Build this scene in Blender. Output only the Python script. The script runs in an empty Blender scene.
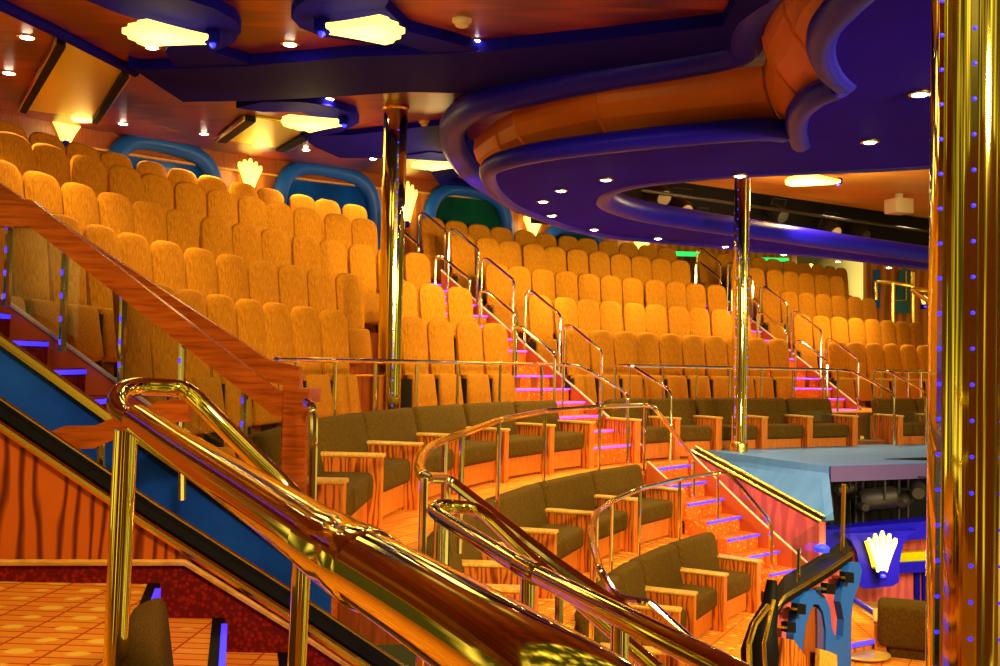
import bpy, bmesh, math, random
from mathutils import Vector, Matrix
random.seed(7)
SC = bpy.context.scene
COL = SC.collection
PI = math.pi
def S(x): return x if isinstance(x, (list, tuple)) else (x, x, x)

# ------------------------------------------------------------------ camera
F, PIT, ROL = 1000.0, 0.02853, 0.02089
cr, sr, cp_, sp_ = math.cos(ROL), math.sin(ROL), math.cos(PIT), math.sin(PIT)
FWD = Vector((0, cp_, sp_)); U0 = Vector((0, -sp_, cp_)); R0 = Vector((1, 0, 0))
RIGHT = R0 * cr + U0 * sr; UP = -R0 * sr + U0 * cr
cam = bpy.data.cameras.new('camera'); camo = bpy.data.objects.new('camera', cam); COL.objects.link(camo)
cam.sensor_width = 36; cam.lens = 36.0 * F / 1000; cam.clip_start = 0.05; cam.clip_end = 200
M = Matrix((RIGHT, UP, -FWD)).transposed().to_4x4()
camo.matrix_world = M
SC.camera = camo

def ray(u, v): return RIGHT * ((u - 500) / F) + UP * (-(v - 333) / F) + FWD
def uz(u, v, z): d = ray(u, v); return d * (z / d.z)               # point of a level surface
def uy(u, v, y): d = ray(u, v); return d * (y / d.y)               # point at a distance down the room
ZC0, ZCS = 2.086, 0.07                                             # the ceiling rises gently to the back
def zc(y): return ZC0 + ZCS * y
def uc(u, v, drop=0.0): d = ray(u, v); return d * ((ZC0 - drop) / (d.z - ZCS * d.y))
def px(p):
    p = Vector(p); d = p.dot(FWD)
    return 500 + F * p.dot(RIGHT) / d, 333 - F * p.dot(UP) / d

# ------------------------------------------------------------------ the curve all seat rows follow
H = (0.708, -0.478, 0.419, 0.077); P0 = (-0.366, 12.64); DR = 0.886
DT = 0.05; TN = 600; T0 = -12.0
_TH = []; _X = []; _Y = []
for i in range(TN + 1):
    t = T0 + i * DT; x = max(-1.35, min(1.5, (t - 4) / 10)); _TH.append(H[0] + H[1] * x + H[2] * x * x + H[3] * x ** 3)
ax = ay = 0.0
for i in range(TN + 1):
    if i:
        a = (_TH[i] + _TH[i - 1]) / 2; ax += math.cos(a) * DT; ay += math.sin(a) * DT
    _X.append(ax); _Y.append(ay)
i0 = int(round(-T0 / DT)); bx0, by0 = _X[i0], _Y[i0]
_X = [x - bx0 + P0[0] for x in _X]; _Y = [y - by0 + P0[1] for y in _Y]
def lerp(a, b, f): return a + (b - a) * f
def samp(arr, t):
    f = (t - T0) / DT; i = int(max(0, min(TN - 1, math.floor(f)))); return lerp(arr[i], arr[i + 1], f - i)
def th(t): return samp(_TH, t)
def cp(t, off, z=0.0):
    a = th(t); return Vector((samp(_X, t) - off * math.sin(a), samp(_Y, t) + off * math.cos(a), z))
def t_at_u(u, off, z, lo=-9.5, hi=16):
    of = off if callable(off) else (lambda t: off)
    for _ in range(50):
        m = (lo + hi) / 2
        if px(cp(m, of(m), z))[0] < u: lo = m
        else: hi = m
    return (lo + hi) / 2
def interp(xs, ys):
    def f(t):
        if t <= xs[0]: return ys[0]
        for i in range(len(xs) - 1):
            if t <= xs[i + 1]:
                return lerp(ys[i], ys[i + 1], (t - xs[i]) / (xs[i + 1] - xs[i]))
        return ys[-1]
    return f
def arc_t(t, off, s):                                              # walk s metres along a row from t
    n = max(1, int(abs(s) / 0.05)); d = s / n
    for _ in range(n):
        k = -(th(t + .05) - th(t - .05)) / .1
        t += d / max(.3, 1 + off * k)
    return t

# ------------------------------------------------------------------ materials
def mat(name, col, rough=0.6, metal=0.0, spec=0.4, emit=None, es=0.0, alpha=1.0):
    m = bpy.data.materials.new(name); m.use_nodes = True
    b = m.node_tree.nodes['Principled BSDF']
    b.inputs['Base Color'].default_value = (*col, 1); b.inputs['Roughness'].default_value = rough
    b.inputs['Metallic'].default_value = metal; b.inputs['Specular IOR Level'].default_value = spec
    if emit: b.inputs['Emission Color'].default_value = (*emit, 1); b.inputs['Emission Strength'].default_value = es
    return m
def nodes(m): return m.node_tree.nodes, m.node_tree.links, m.node_tree.nodes['Principled BSDF']
def tex(m, kind, scale, c1, c2, stretch=(1, 1, 1), coord='Object', detail=4, lo=0.3, hi=0.7, bump=0.0, dist=0.0, rot=(0, 0, 0), bands='X', dsc=1.2):
    n, l, b = nodes(m)
    tc = n.new('ShaderNodeTexCoord'); mp = n.new('ShaderNodeMapping'); mp.inputs['Scale'].default_value = stretch
    mp.inputs['Rotation'].default_value = rot
    l.new(tc.outputs[coord], mp.inputs[0])
    if kind == 'noise':
        t = n.new('ShaderNodeTexNoise'); t.inputs['Scale'].default_value = scale; t.inputs['Detail'].default_value = detail
        t.inputs['Distortion'].default_value = dist
    elif kind == 'wave':
        t = n.new('ShaderNodeTexWave'); t.inputs['Scale'].default_value = scale; t.inputs['Distortion'].default_value = dist
        t.inputs['Detail'].default_value = detail; t.inputs['Detail Scale'].default_value = dsc; t.bands_direction = bands
    else:
        t = n.new('ShaderNodeTexVoronoi'); t.inputs['Scale'].default_value = scale
    l.new(mp.outputs[0], t.inputs['Vector'])
    r = n.new('ShaderNodeValToRGB'); r.color_ramp.elements[0].position = lo; r.color_ramp.elements[1].position = hi
    r.color_ramp.elements[0].color = (*c1, 1); r.color_ramp.elements[1].color = (*c2, 1)
    out = t.outputs['Distance'] if kind == 'voronoi' else t.outputs[0]
    l.new(out, r.inputs[0]); l.new(r.outputs[0], b.inputs['Base Color'])
    if bump:
        bp = n.new('ShaderNodeBump'); bp.inputs['Strength'].default_value = bump; bp.inputs['Distance'].default_value = .01
        l.new(out, bp.inputs['Height']); l.new(bp.outputs[0], b.inputs['Normal'])
    return m
MT = {}
MT['seat'] = tex(mat('tan_fabric', (.6, .3, .06), .95, spec=.1), 'noise', 75, (.26, .092, .003), (.58, .218, .008), (1.5, 1.5, .22), lo=.3, hi=.7, bump=.15)
MT['seat_under'] = tex(mat('brown_fabric', (.3, .13, .02), .95, spec=.1), 'noise', 60, (.27, .098, .004), (.46, .172, .008), bump=.15)
MT['sofa'] = tex(mat('olive_fabric', (.08, .05, .01), .95, spec=.1), 'noise', 80, (.058, .031, .003), (.130, .070, .007), (1.4, 1.4, .3), lo=.3, hi=.7, bump=.15)
MT['dark'] = mat('dark_metal', (.015, .012, .01), .5)
MT['black'] = mat('black_paint', (.004, .004, .005), .6, spec=.1)
MT['wood'] = tex(mat('red_wood', (.4, .1, .02), .35), 'wave', 4.2, (.12, .013, .002), (.56, .125, .010), (1, 1, .2), dist=10, detail=3, lo=.0, hi=.5, dsc=1.0)
MT['woodrail'] = tex(mat('handrail_wood', (.5, .14, .02), .25), 'noise', 7, (.30, .055, .004), (.56, .125, .010), (.5, 5, 6), detail=5, lo=.35, hi=.65, dist=.6, rot=(0, .64, 0))
MT['armwood'] = tex(mat('arm_wood', (.5, .15, .02), .35), 'wave', 7.0, (.20, .030, .003), (.62, .165, .014), (1, 1, .16), dist=11, detail=2, lo=.0, hi=.6, bands='Y', dsc=1.6)
MT['kick'] = tex(mat('kick_wood', (.6, .2, .03), .4), 'noise', 18, (.48, .12, .010), (.68, .205, .018), (3, 3, .3))
MT['cap'] = tex(mat('pale_wood', (.7, .38, .07), .35), 'noise', 25, (.52, .26, .03), (.80, .46, .08), (.5, 3, 1))
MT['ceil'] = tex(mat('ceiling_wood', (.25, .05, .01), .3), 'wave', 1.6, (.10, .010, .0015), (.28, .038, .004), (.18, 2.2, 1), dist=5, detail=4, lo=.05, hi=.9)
MT['wallwood'] = tex(mat('wall_wood', (.5, .18, .03), .35), 'wave', 1.4, (.36, .10, .012), (.58, .21, .03), (1, 1, .2), dist=5, detail=3)
MT['frieze'] = tex(mat('frieze_wood', (.3, .07, .01), .35), 'noise', 9, (.18, .035, .005), (.33, .08, .012), (6, 6, .4))
MT['pinkwood'] = tex(mat('rose_wood', (.5, .1, .08), .35), 'wave', 2.4, (.44, .07, .09), (.60, .11, .12), (1, 1, .25), dist=9, detail=3)
MT['brass'] = mat('polished_brass', (.96, .86, .22), .07, 1.0)
MT['steel'] = mat('polished_steel', (.94, .92, .58), .10, 1.0)
MT['gold'] = mat('gold_trim', (.95, .68, .12), .22, 1.0)
MT['red'] = tex(mat('red_carpet', (.4, .02, .01), .95, spec=.1), 'voronoi', 45, (.30, .015, .005), (.12, .006, .003), lo=.1, hi=.6)
MT['step'] = tex(mat('step_carpet', (.6, .1, .02), .95, spec=.1), 'voronoi', 20, (.90, .50, .06), (.72, .14, .012), lo=.08, hi=.34)
MT['stringer'] = mat('red_stringer', (.48, .085, .012), .5, spec=.2)
MT['white'] = mat('pale_trim', (.75, .62, .42), .4)
MT['blue'] = tex(mat('blue_paint', (.02, .08, .25), .5, spec=.2), 'noise', 3, (.004, .05, .50), (.008, .11, .75))
MT['ledge'] = tex(mat('pale_blue_ledge', (.12, .22, .34), .4), 'noise', 2.5, (.09, .30, .85), (.12, .36, .98), (1, 3, 1))
MT['fascia'] = mat('grey_violet', (.09, .06, .22), .5)
MT['navy'] = mat('navy_paint', (.004, .003, .32), .7, spec=.05)
MT['navyroll'] = mat('navy_moulding', (.010, .006, .62), .35, spec=.15)
MT['violet'] = tex(mat('violet_paint', (.03, .008, .2), .7, spec=.03), 'noise', 1.2, (.014, .002, .75), (.020, .003, .95))
MT['plate'] = mat('dark_violet_paint', (.006, .003, .34), .7, spec=.03)
MT['orange'] = tex(mat('copper_panel', (.6, .18, .02), .4), 'noise', 1.5, (.50, .125, .010), (.62, .19, .02))
MT['archblue'] = mat('arch_blue', (.008, .10, .60), .35, spec=.3)
MT['archglass'] = tex(mat('arch_glass', (.005, .03, .09), .15), 'noise', .8, (.002, .012, .12), (.003, .10, .60))
MT['archgreen'] = tex(mat('arch_green_glass', (.003, .05, .03), .15), 'noise', .9, (.003, .02, .03), (.004, .10, .05))
MT['olivepanel'] = mat('olive_lacquer', (.86, .84, .005), .33, .5, spec=.1)
MT['shell'] = mat('lit_shell', (.9, .7, .3), .4, emit=(1.0, .70, .10), es=2.2)
MT['shellhot'] = mat('bright_lit_shell', (.9, .8, .4), .4, emit=(1.0, .78, .14), es=2.3)
MT['lamp'] = mat('lit_downlight', (1, .9, .7), .4, emit=(1.0, .86, .62), es=45.0)
MT['led'] = mat('blue_led', (.1, .08, .6), .4, emit=(.018, .014, 1.0), es=2.2)
MT['ledviolet'] = mat('violet_led', (.3, .1, .6), .4, emit=(.16, .04, 1.0), es=2.0)
MT['bluedot'] = mat('blue_light', (.05, .05, .8), .4, emit=(.006, .02, 1.0), es=3.0)
MT['green'] = mat('green_light', (.05, .7, .2), .4, emit=(.01, .9, .12), es=1.1)
MT['amber'] = mat('amber_light', (.8, .5, .05), .4, emit=(1, .55, .05), es=1.5)
MT['cream'] = mat('cream_plastic', (.6, .48, .28), .5)
MT['stone'] = tex(mat('yellow_floor', (.6, .4, .06), .3), 'noise', 4, (.45, .27, .03), (.75, .50, .09))
MT['bluedoor'] = mat('blue_door_paint', (.02, .16, .30), .4)
def glass():
    m = bpy.data.materials.new('clear_glass'); m.use_nodes = True; n = m.node_tree.nodes; l = m.node_tree.links
    n.remove(n['Principled BSDF'])
    tr = n.new('ShaderNodeBsdfTransparent'); tr.inputs[0].default_value = (.86, .90, .88, 1)
    gl = n.new('ShaderNodeBsdfGlossy'); gl.inputs['Roughness'].default_value = .03; gl.inputs[0].default_value = (1, 1, 1, 1)
    fr = n.new('ShaderNodeValue'); fr.outputs[0].default_value = .05
    mx = n.new('ShaderNodeMixShader'); l.new(fr.outputs[0], mx.inputs[0]); l.new(tr.outputs[0], mx.inputs[1]); l.new(gl.outputs[0], mx.inputs[2])
    l.new(mx.outputs[0], n['Material Output'].inputs[0]); return m
MT['glass'] = glass()
def carpet(name, rot):
    m = mat(name, (.6, .2, .03), .95, spec=.1); n, l, b = nodes(m)
    tc = n.new('ShaderNodeTexCoord'); mp = n.new('ShaderNodeMapping'); mp.inputs['Rotation'].default_value = (0, 0, rot)
    l.new(tc.outputs['Object'], mp.inputs[0])
    br = n.new('ShaderNodeTexBrick'); br.offset = 0.0; br.inputs['Scale'].default_value = 1.0
    br.inputs['Brick Width'].default_value = .22; br.inputs['Row Height'].default_value = .075; br.inputs['Mortar Size'].default_value = .006
    br.inputs['Color1'].default_value = (.84, .27, .020, 1); br.inputs['Color2'].default_value = (.90, .36, .030, 1); br.inputs['Mortar'].default_value = (.52, .08, .008, 1)
    l.new(mp.outputs[0], br.inputs['Vector'])
    mp2 = n.new('ShaderNodeMapping'); mp2.inputs['Rotation'].default_value = (0, 0, rot); mp2.inputs['Scale'].default_value = (4.55, 6.66, 1)
    l.new(tc.outputs['Object'], mp2.inputs[0])
    vo = n.new('ShaderNodeTexVoronoi'); vo.inputs['Scale'].default_value = 1.0; vo.inputs['Randomness'].default_value = .15
    l.new(mp2.outputs[0], vo.inputs['Vector'])
    r = n.new('ShaderNodeValToRGB'); r.color_ramp.elements[0].position = .20; r.color_ramp.elements[1].position = .27
    r.color_ramp.elements[0].color = (1, 1, 1, 1); r.color_ramp.elements[1].color = (0, 0, 0, 1)
    l.new(vo.outputs['Distance'], r.inputs[0])
    mx = n.new('ShaderNodeMix'); mx.data_type = 'RGBA'
    l.new(r.outputs[0], mx.inputs['Factor']); l.new(br.outputs[0], mx.inputs['A']); mx.inputs['B'].default_value = (.95, .60, .08, 1)
    l.new(mx.outputs['Result'], b.inputs['Base Color']); return m
MT['carpet'] = carpet('orange_carpet', .5)
MT['carpet2'] = carpet('orange_landing_carpet', .06)

# ------------------------------------------------------------------ mesh builder
class MB:
    def __init__(s): s.v = []; s.f = []
    def add(s, vs, fs):
        o = len(s.v); s.v += [tuple(v) for v in vs]; s.f += [tuple(i + o for i in f) for f in fs]; return s
    def box(s, x0, x1, y0, y1, z0, z1, mtx=None):
        vs = [Vector((x, y, z)) for z in (z0, z1) for x, y in ((x0, y0), (x1, y0), (x1, y1), (x0, y1))]
        if mtx: vs = [mtx @ v for v in vs]
        return s.add(vs, [(0, 3, 2, 1), (4, 5, 6, 7), (0, 1, 5, 4), (1, 2, 6, 5), (2, 3, 7, 6), (3, 0, 4, 7)])
    def rbox(s, x0, x1, y0, y1, z0, z1, r=.02, seg=2, mtx=None):
        bm = bmesh.new(); bmesh.ops.create_cube(bm, size=1)
        for v in bm.verts: v.co = Vector((lerp(x0, x1, v.co.x + .5), lerp(y0, y1, v.co.y + .5), lerp(z0, z1, v.co.z + .5)))
        bmesh.ops.bevel(bm, geom=bm.edges[:] + bm.verts[:], offset=r, segments=seg, affect='EDGES', profile=.5)
        if mtx: bm.transform(mtx)
        s.bm(bm); return s
    def bm(s, bm):
        bm.verts.index_update(); s.add([v.co.copy() for v in bm.verts], [[v.index for v in f.verts] for f in bm.faces]); bm.free(); return s
    def prism(s, poly, z0, z1):                                    # poly: list of (x, y); z may be functions of (x, y)
        zf0 = z0 if callable(z0) else (lambda x, y: z0); zf1 = z1 if callable(z1) else (lambda x, y: z1)
        n = len(poly); a = sum(poly[i][0] * poly[(i + 1) % n][1] - poly[(i + 1) % n][0] * poly[i][1] for i in range(n))
        if a < 0: poly = poly[::-1]
        vs = [(p[0], p[1], zf0(p[0], p[1])) for p in poly] + [(p[0], p[1], zf1(p[0], p[1])) for p in poly]
        return s.add(vs, [tuple(range(n - 1, -1, -1)), tuple(range(n, 2 * n))] + [(i, (i + 1) % n, (i + 1) % n + n, i + n) for i in range(n)])
    def slab(s, pts, d):                                           # planar outline of 3-D points pushed by d
        n = len(pts); d = Vector(d); pts = [Vector(p) for p in pts]
        nn = Vector((0, 0, 0))
        for i in range(n): nn += pts[i].cross(pts[(i + 1) % n])
        if nn.dot(d) > 0: pts = pts[::-1]
        return s.add(pts + [p + d for p in pts], [tuple(range(n)), tuple(range(2 * n - 1, n - 1, -1))] + [((i + 1) % n, i, i + n, (i + 1) % n + n) for i in range(n)])
    def tube(s, pts, r, seg=10, fillet=0.0, closed=False, rz=None):
        pts = [Vector(p) for p in pts]
        if fillet: pts = fil(pts, fillet)
        n = len(pts); up = None; rings = []
        for i, p in enumerate(pts):
            if closed: tg = (pts[(i + 1) % n] - pts[i - 1])
            else: tg = pts[min(i + 1, n - 1)] - pts[max(i - 1, 0)]
            tg.normalize()
            if up is None:
                up = tg.orthogonal().normalized()
            up = (up - tg * up.dot(tg))
            up = up.normalized() if up.length > 1e-6 else tg.orthogonal().normalized()
            sd = tg.cross(up); rr = r[i] if isinstance(r, list) else r
            rings.append([p + (up * math.cos(2 * PI * k / seg) + sd * math.sin(2 * PI * k / seg)) * rr for k in range(seg)])
        vs = [v for rg in rings for v in rg]; fs = []
        m = n if closed else n - 1
        for i in range(m):
            j = (i + 1) % n
            fs += [(i * seg + k, i * seg + (k + 1) % seg, j * seg + (k + 1) % seg, j * seg + k) for k in range(seg)]
        if not closed: fs += [tuple(range(seg - 1, -1, -1)), tuple((n - 1) * seg + k for k in range(seg))]
        return s.add(vs, fs)
    def lathe(s, prof, c, seg=24, mtx=None):                       # prof: list of (r, z)
        vs = []
        for r, z in prof:
            for k in range(seg):
                v = Vector((r * math.cos(2 * PI * k / seg), r * math.sin(2 * PI * k / seg), z))
                vs.append((mtx @ v if mtx else v) + Vector(c))
        n = len(prof); fs = [(i * seg + k, i * seg + (k + 1) % seg, (i + 1) * seg + (k + 1) % seg, (i + 1) * seg + k) for i in range(n - 1) for k in range(seg)]
        fs += [tuple(range(seg - 1, -1, -1)), tuple((n - 1) * seg + k for k in range(seg))]
        return s.add(vs, fs)
    def grid(s, rows, closed=False):                               # rows of equal length
        n = len(rows[0]); m = len(rows); vs = [v for r in rows for v in r]
        fs = [(i * n + k, i * n + k + 1, (i + 1) * n + k + 1, (i + 1) * n + k) for i in range(m - 1) for k in range(n - 1)]
        if closed: fs += [(i * n + n - 1, i * n, (i + 1) * n, (i + 1) * n + n - 1) for i in range(m - 1)]
        return s.add(vs, fs)
    def build(s, name, material, parent=None, smooth=True, ang=35):
        me = bpy.data.meshes.new(name); me.from_pydata(s.v, [], s.f); me.update()
        bm = bmesh.new(); bm.from_mesh(me); bmesh.ops.recalc_face_normals(bm, faces=bm.faces[:]); bm.to_mesh(me); bm.free()
        me.materials.append(MT[material] if isinstance(material, str) else material)
        if smooth:
            me.polygons.foreach_set('use_smooth', [True] * len(me.polygons)); me.set_sharp_from_angle(angle=math.radians(ang))
        o = bpy.data.objects.new(name, me); COL.objects.link(o)
        if parent: o.parent = parent
        return o
def fil(pts, r, n=5):
    out = [pts[0]]
    for i in range(1, len(pts) - 1):
        a, b, c = pts[i - 1], pts[i], pts[i + 1]
        d1 = min(r, (a - b).length * .45); d2 = min(r, (c - b).length * .45)
        p = b + (a - b).normalized() * d1; q = b + (c - b).normalized() * d2
        for k in range(n + 1):
            f = k / n; out.append(p * (1 - f) ** 2 + b * 2 * f * (1 - f) + q * f * f)
    out.append(pts[-1]); return out
def tag(o, label=None, cat=None, group=None, kind=None):
    if label: o['label'] = label
    if cat: o['category'] = cat
    if group: o['group'] = group
    if kind: o['kind'] = kind
    return o
def empty(name, loc, rz=0.0, label=None, cat=None, group=None):
    o = bpy.data.objects.new(name, None); COL.objects.link(o); o.location = loc; o.rotation_euler = (0, 0, rz)
    o.empty_display_size = .1
    return tag(o, label, cat, group)
def wm(o):
    m = o.matrix_basis.copy()
    return m if o.parent is None else wm(o.parent) @ o.matrix_parent_inverse @ m
def adj(o):                                                        # keep a part built in room coordinates where it is
    o.matrix_parent_inverse = wm(o.parent).inverted()
def copy_tree(o, parent=None):
    c = o.copy(); COL.objects.link(c)
    if parent: c.parent = parent
    for ch in list(o.children): copy_tree(ch, c)
    return c
def struct(o): o['kind'] = 'structure'; return o
ORD = ['', 'first', 'second', 'third', 'fourth', 'fifth', 'sixth', 'seventh', 'eighth', 'ninth', 'tenth', 'eleventh', 'twelfth', 'thirteenth', 'fourteenth', 'fifteenth', 'sixteenth']

# ------------------------------------------------------------------ tiers
ZTOP = [0.498, 1.023, 1.556, 2.095, 2.46]
FL = [z - 1.22 for z in ZTOP]
FRONT = -0.62
ZA, ZB, ZCC = -1.31, -2.05, -2.73
TL, TR = -7.05, 14.6
offA = interp([-8, -6.5, -3.5, -1, 1.5, 3, 5, 7, 9, 14], [-.92, -.92, -.88, -.82, -.80, -.85, -1.2, -1.5, -1.7, -1.9])
offB = interp([-9, -6, -4, -1, 2, 6], [-2.0, -2.05, -2.05, -2.0, -1.93, -1.93])
offC = interp([-10, -7, -5, -3, -1, 2], [-3.1, -3.1, -3.08, -3.06, -3.03, -3.0])
def strip(t0, t1, o0, o1, z0, z1, name='floor', m='carpet', n=None):
    f0 = o0 if callable(o0) else (lambda t: o0); f1 = o1 if callable(o1) else (lambda t: o1)
    n = n or max(3, int((t1 - t0) / .35)); ts = [lerp(t0, t1, i / n) for i in range(n + 1)]
    b = MB()
    A = [cp(t, f0(t), z0) for t in ts]; B = [cp(t, f0(t), z1) for t in ts]; C = [cp(t, f1(t), z1) for t in ts]; D = [cp(t, f1(t), z0) for t in ts]
    b.grid([[A[i], B[i], C[i], D[i]] for i in range(n + 1)], closed=True)
    b.add([A[0], B[0], C[0], D[0]], [(0, 1, 2, 3)]); b.add([A[-1], B[-1], C[-1], D[-1]], [(0, 1, 2, 3)])
    o = b.build(name, m)
    o.data.materials.append(MT['frieze'])
    for f in o.data.polygons:
        if abs(f.normal.z) < .5: f.material_index = 1
    return struct(o)
fr1 = lambda t: max(FRONT - .02, -9) if False else offA(t) + .26
for k in range(5):
    o0 = fr1 if k == 0 else FRONT + k * DR
    o1 = FRONT + (k + 1) * DR if k < 4 else 5.0
    strip(TL, TR, o0, o1, FL[k] - .75, FL[k])
strip(-7.6, 14.6, lambda t: offB(t) + .20, fr1, ZA - .3, ZA)
strip(-9.3, 2.6, lambda t: offC(t) + .20, lambda t: offB(t) + .20, ZB - .3, ZB)
strip(-10.5, 1.6, -6.2, lambda t: offC(t) + .20, ZCC - .3, ZCC)

# ------------------------------------------------------------------ theatre seats
def seat_back():
    # rounded slab: width .50, height .70, soft top corners, slight recline
    b = MB(); W, Hh, Tk = .257, .68, .10; nz = 22; rows = []
    prof = []
    for i in range(nz + 1):
        f = math.sin(PI / 2 * i / nz); z = f * Hh
        # half width: slight taper at bottom, rounded shoulder at top
        w = W * (.93 + .07 * min(1, f * 2.2))
        R = .15
        if z > Hh - R: q = (z - (Hh - R)) / R; w = W - .175 + .175 * max(0, 1 - min(1, q) ** 2.1) ** .5
        prof.append((w, z))
    nx = 9
    def y_at(fx, z): return -.055 + .07 * (z / Hh) + .018 * fx * fx   # front face; reclines
    fr = []; bk = []
    for w, z in prof:
        edge = .5 if z in (0, Hh) else 1
        fr.append([Vector((w * (2 * j / (nx - 1) - 1), y_at(2 * j / (nx - 1) - 1, z) - (.0 if 0 < j < nx - 1 else -.02), z)) for j in range(nx)])
        bk.append([Vector((w * (1 - 2 * j / (nx - 1)), y_at(0, z) + Tk - (.0 if 0 < j < nx - 1 else .03), z)) for j in range(nx)])
    # soften top edge
    for row, s in ((fr, 1), (bk, -1)):
        for q_, am in ((-1, .034), (-2, .022), (-3, .013), (-4, .006)):
            for v in row[q_]: v.y += am * s
    b.grid([f + g for f, g in zip(fr, bk)], closed=True)
    n = len(fr[0]) * 2
    b.add(fr[0] + bk[0], [tuple(range(n))]); b.add(fr[-1] + bk[-1], [tuple(range(n))])
    return b
def make_seat():
    root = empty('theatre_seat', (0, 0, 0))
    o = seat_back().build('backrest', 'seat', root, ang=50); o.location = (0, .02, .545)
    m = Matrix.Translation((0, -.10, .13)) @ Matrix.Rotation(-.16, 4, 'X')
    MB().rbox(-.232, .232, -.07, .05, 0, .43, .045, 3, m).build('seat_cushion', 'seat_under', root, ang=60)
    b = MB(); b.box(-.262, -.242, -.10, .06, .0, .50)
    b.build('side_stanchion', 'dark', root)
    MB().box(-.235, .235, .05, .085, .10, .56).build('back_panel', 'frieze', root)
    return root
SEAT = make_seat(); SEAT_USED = False
S_ = 0.54
PH = {(1, 0): -5.9166, (1, 1): 2.3782, (1, 2): 8.8517, (2, 0): -6.1086, (2, 1): 2.7008, (2, 2): 9.2675, (3, 0): -5.9915, (3, 1): 2.7593, (3, 2): 9.7025, (4, 0): -5.0532, (4, 1): 3.0011, (4, 2): 10.6042, (5, 0): -4.4123, (5, 1): 3.2734, (5, 2): 10.3857}
RNG = {(1, 0): (-1, 12), (2, 0): (-2, 13), (3, 0): (-1, 13), (4, 0): (-1, 11), (5, 0): (-1, 11),
       (1, 1): (0, 9), (2, 1): (0, 9), (3, 1): (0, 10), (4, 1): (0, 10), (5, 1): (0, 11),
       (1, 2): (0, 7), (2, 2): (0, 7), (3, 2): (0, 6), (4, 2): (-1, 5), (5, 2): (0, 9)}
SKIP = {(1, 0): (7, 8), (2, 0): (10,)}
ROWN = ['', 'front', 'second', 'third', 'fourth', 'back']
BLK = ['left', 'middle', 'right']
ENDS = {}
def row_t(k, s):                                                   # arclength on row k (0 at t=0) -> t
    o = (k - 1) * DR; acc = 0.0; t = 0.0; st = .05 if s > 0 else -.05
    while abs(acc) < abs(s):
        kap = -(th(t + .05) - th(t - .05)) / .1
        acc += (1 + o * kap) * st; t += st
    return t
for key, (a, bb) in RNG.items():
    k, blk = key; idx = [i for i in range(a, bb + 1) if i not in SKIP.get(key, ())]
    ts = {i: row_t(k, PH[key] + i * S_) for i in range(a, bb + 1)}
    ENDS[key] = (row_t(k, PH[key] + (a - .5) * S_), row_t(k, PH[key] + (bb + .5) * S_))
    order = idx[::-1] if blk == 0 else idx
    for q, i in enumerate(order):
        t = ts[i]; p = cp(t, (k - 1) * DR, FL[k - 1])
        o = SEAT if not SEAT_USED else copy_tree(SEAT)
        SEAT_USED = True
        o.location = p; o.rotation_euler = (0, 0, th(t))
        lab = f"tan theatre seat, {ROWN[k]} row of {BLK[blk]} block, {ORD[q + 1]} from its aisle stairs"
        if q == 0: lab = f"tan theatre seat, {ROWN[k]} row of {BLK[blk]} block, right beside its aisle stairs"
        tag(o, lab, 'seat', f'{ROWN[k]} row theatre seats of the {BLK[blk]} block')

# ------------------------------------------------------------------ lounge chairs with wooden arms
def lounge_parts(root, w, first):
    h = w / 2
    MB().box(-h, h - .11, -.38, .10, .03, .24).build('base', 'kick', root)
    MB().rbox(-h + .005, h - .115, -.45, .06, .24, .45, .05, 3).build('seat_cushion', 'sofa', root, ang=60)
    m = Matrix.Translation((0, .02, .38)) @ Matrix.Rotation(-.24, 4, 'X')
    MB().rbox(-h + .026, h - .026, -.10, .10, 0, .455, .06, 4, m).build('backrest', 'sofa', root, ang=60)
    for s in ([1, -1] if first else [1]):
        x1 = h if s == 1 else -h; x0 = x1 - .11
        arm = MB().box(x0, x1, -.49, .06, 0, .555).build('armrest', 'armwood', root)
        MB().box(x0 + .0, x1 + .0, -.505, -.485, 0, .555).build('front_post', 'kick', arm)
        MB().rbox(x0 - .012, x1 + .012, -.52, .0, .555, .585, .008, 1).build('arm_cap', 'cap', arm)
def lounge(p, a, w, first, label, group):
    r = empty('lounge_chair', p, a, label, 'armchair', group); lounge_parts(r, w, first); return r
def lounge_run(gaps, off, z, desc, group, endlab):
    n = len(gaps) - 1
    for i in range(n):
        a = cp(gaps[i], off(gaps[i]), z); b = cp(gaps[i + 1], off(gaps[i + 1]), z)
        d = b - a; ang = math.atan2(d.y, d.x); w = d.length - .004
        q = n - i
        lounge((a + b) / 2, ang, w, i == 0, f"dark olive lounge chair with wooden arms, {desc}, {endlab(i, n)}", group)
zt = .83
tA = [t_at_u(u, offA, ZA + zt - .02) for u in (265, 320, 368, 418, 468, 518, 561)]
lounge_run(tA, offA, ZA, 'upper tier left of stairs', 'upper tier lounge chairs left of the first stairs', lambda i, n: f'{ORD[n - i]} from stairs')
tA2 = [t_at_u(u, offA, ZA + zt - .02) for u in (612, 652, 698, 744, 789, 834)]
lounge_run(tA2, offA, ZA, 'upper tier middle', 'upper tier lounge chairs in the middle', lambda i, n: f'{ORD[i + 1]} from its left end')
tA3 = [t_at_u(u, offA, ZA + zt - .02) for u in (878, 918, 956)]
lounge_run(tA3, offA, ZA, 'upper tier far right', 'upper tier lounge chairs at far right', lambda i, n: f'{ORD[i + 1]} from its left end')
gB = [t_at_u(u, offB, ZB + zt - .03) for u in (502, 546, 596, 645)]
d0 = (gB[1] - gB[0])
gB = [gB[0] - 3.0, gB[0] - 2.0, gB[0] - 1.0] + gB
lounge_run(gB, offB, ZB, 'middle tier', 'middle tier lounge chairs', lambda i, n: f'{ORD[n - i]} from the lower stairs')
gC = [t_at_u(u, offC, ZCC + zt - .03) for u in (645, 681, 719)]
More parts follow.
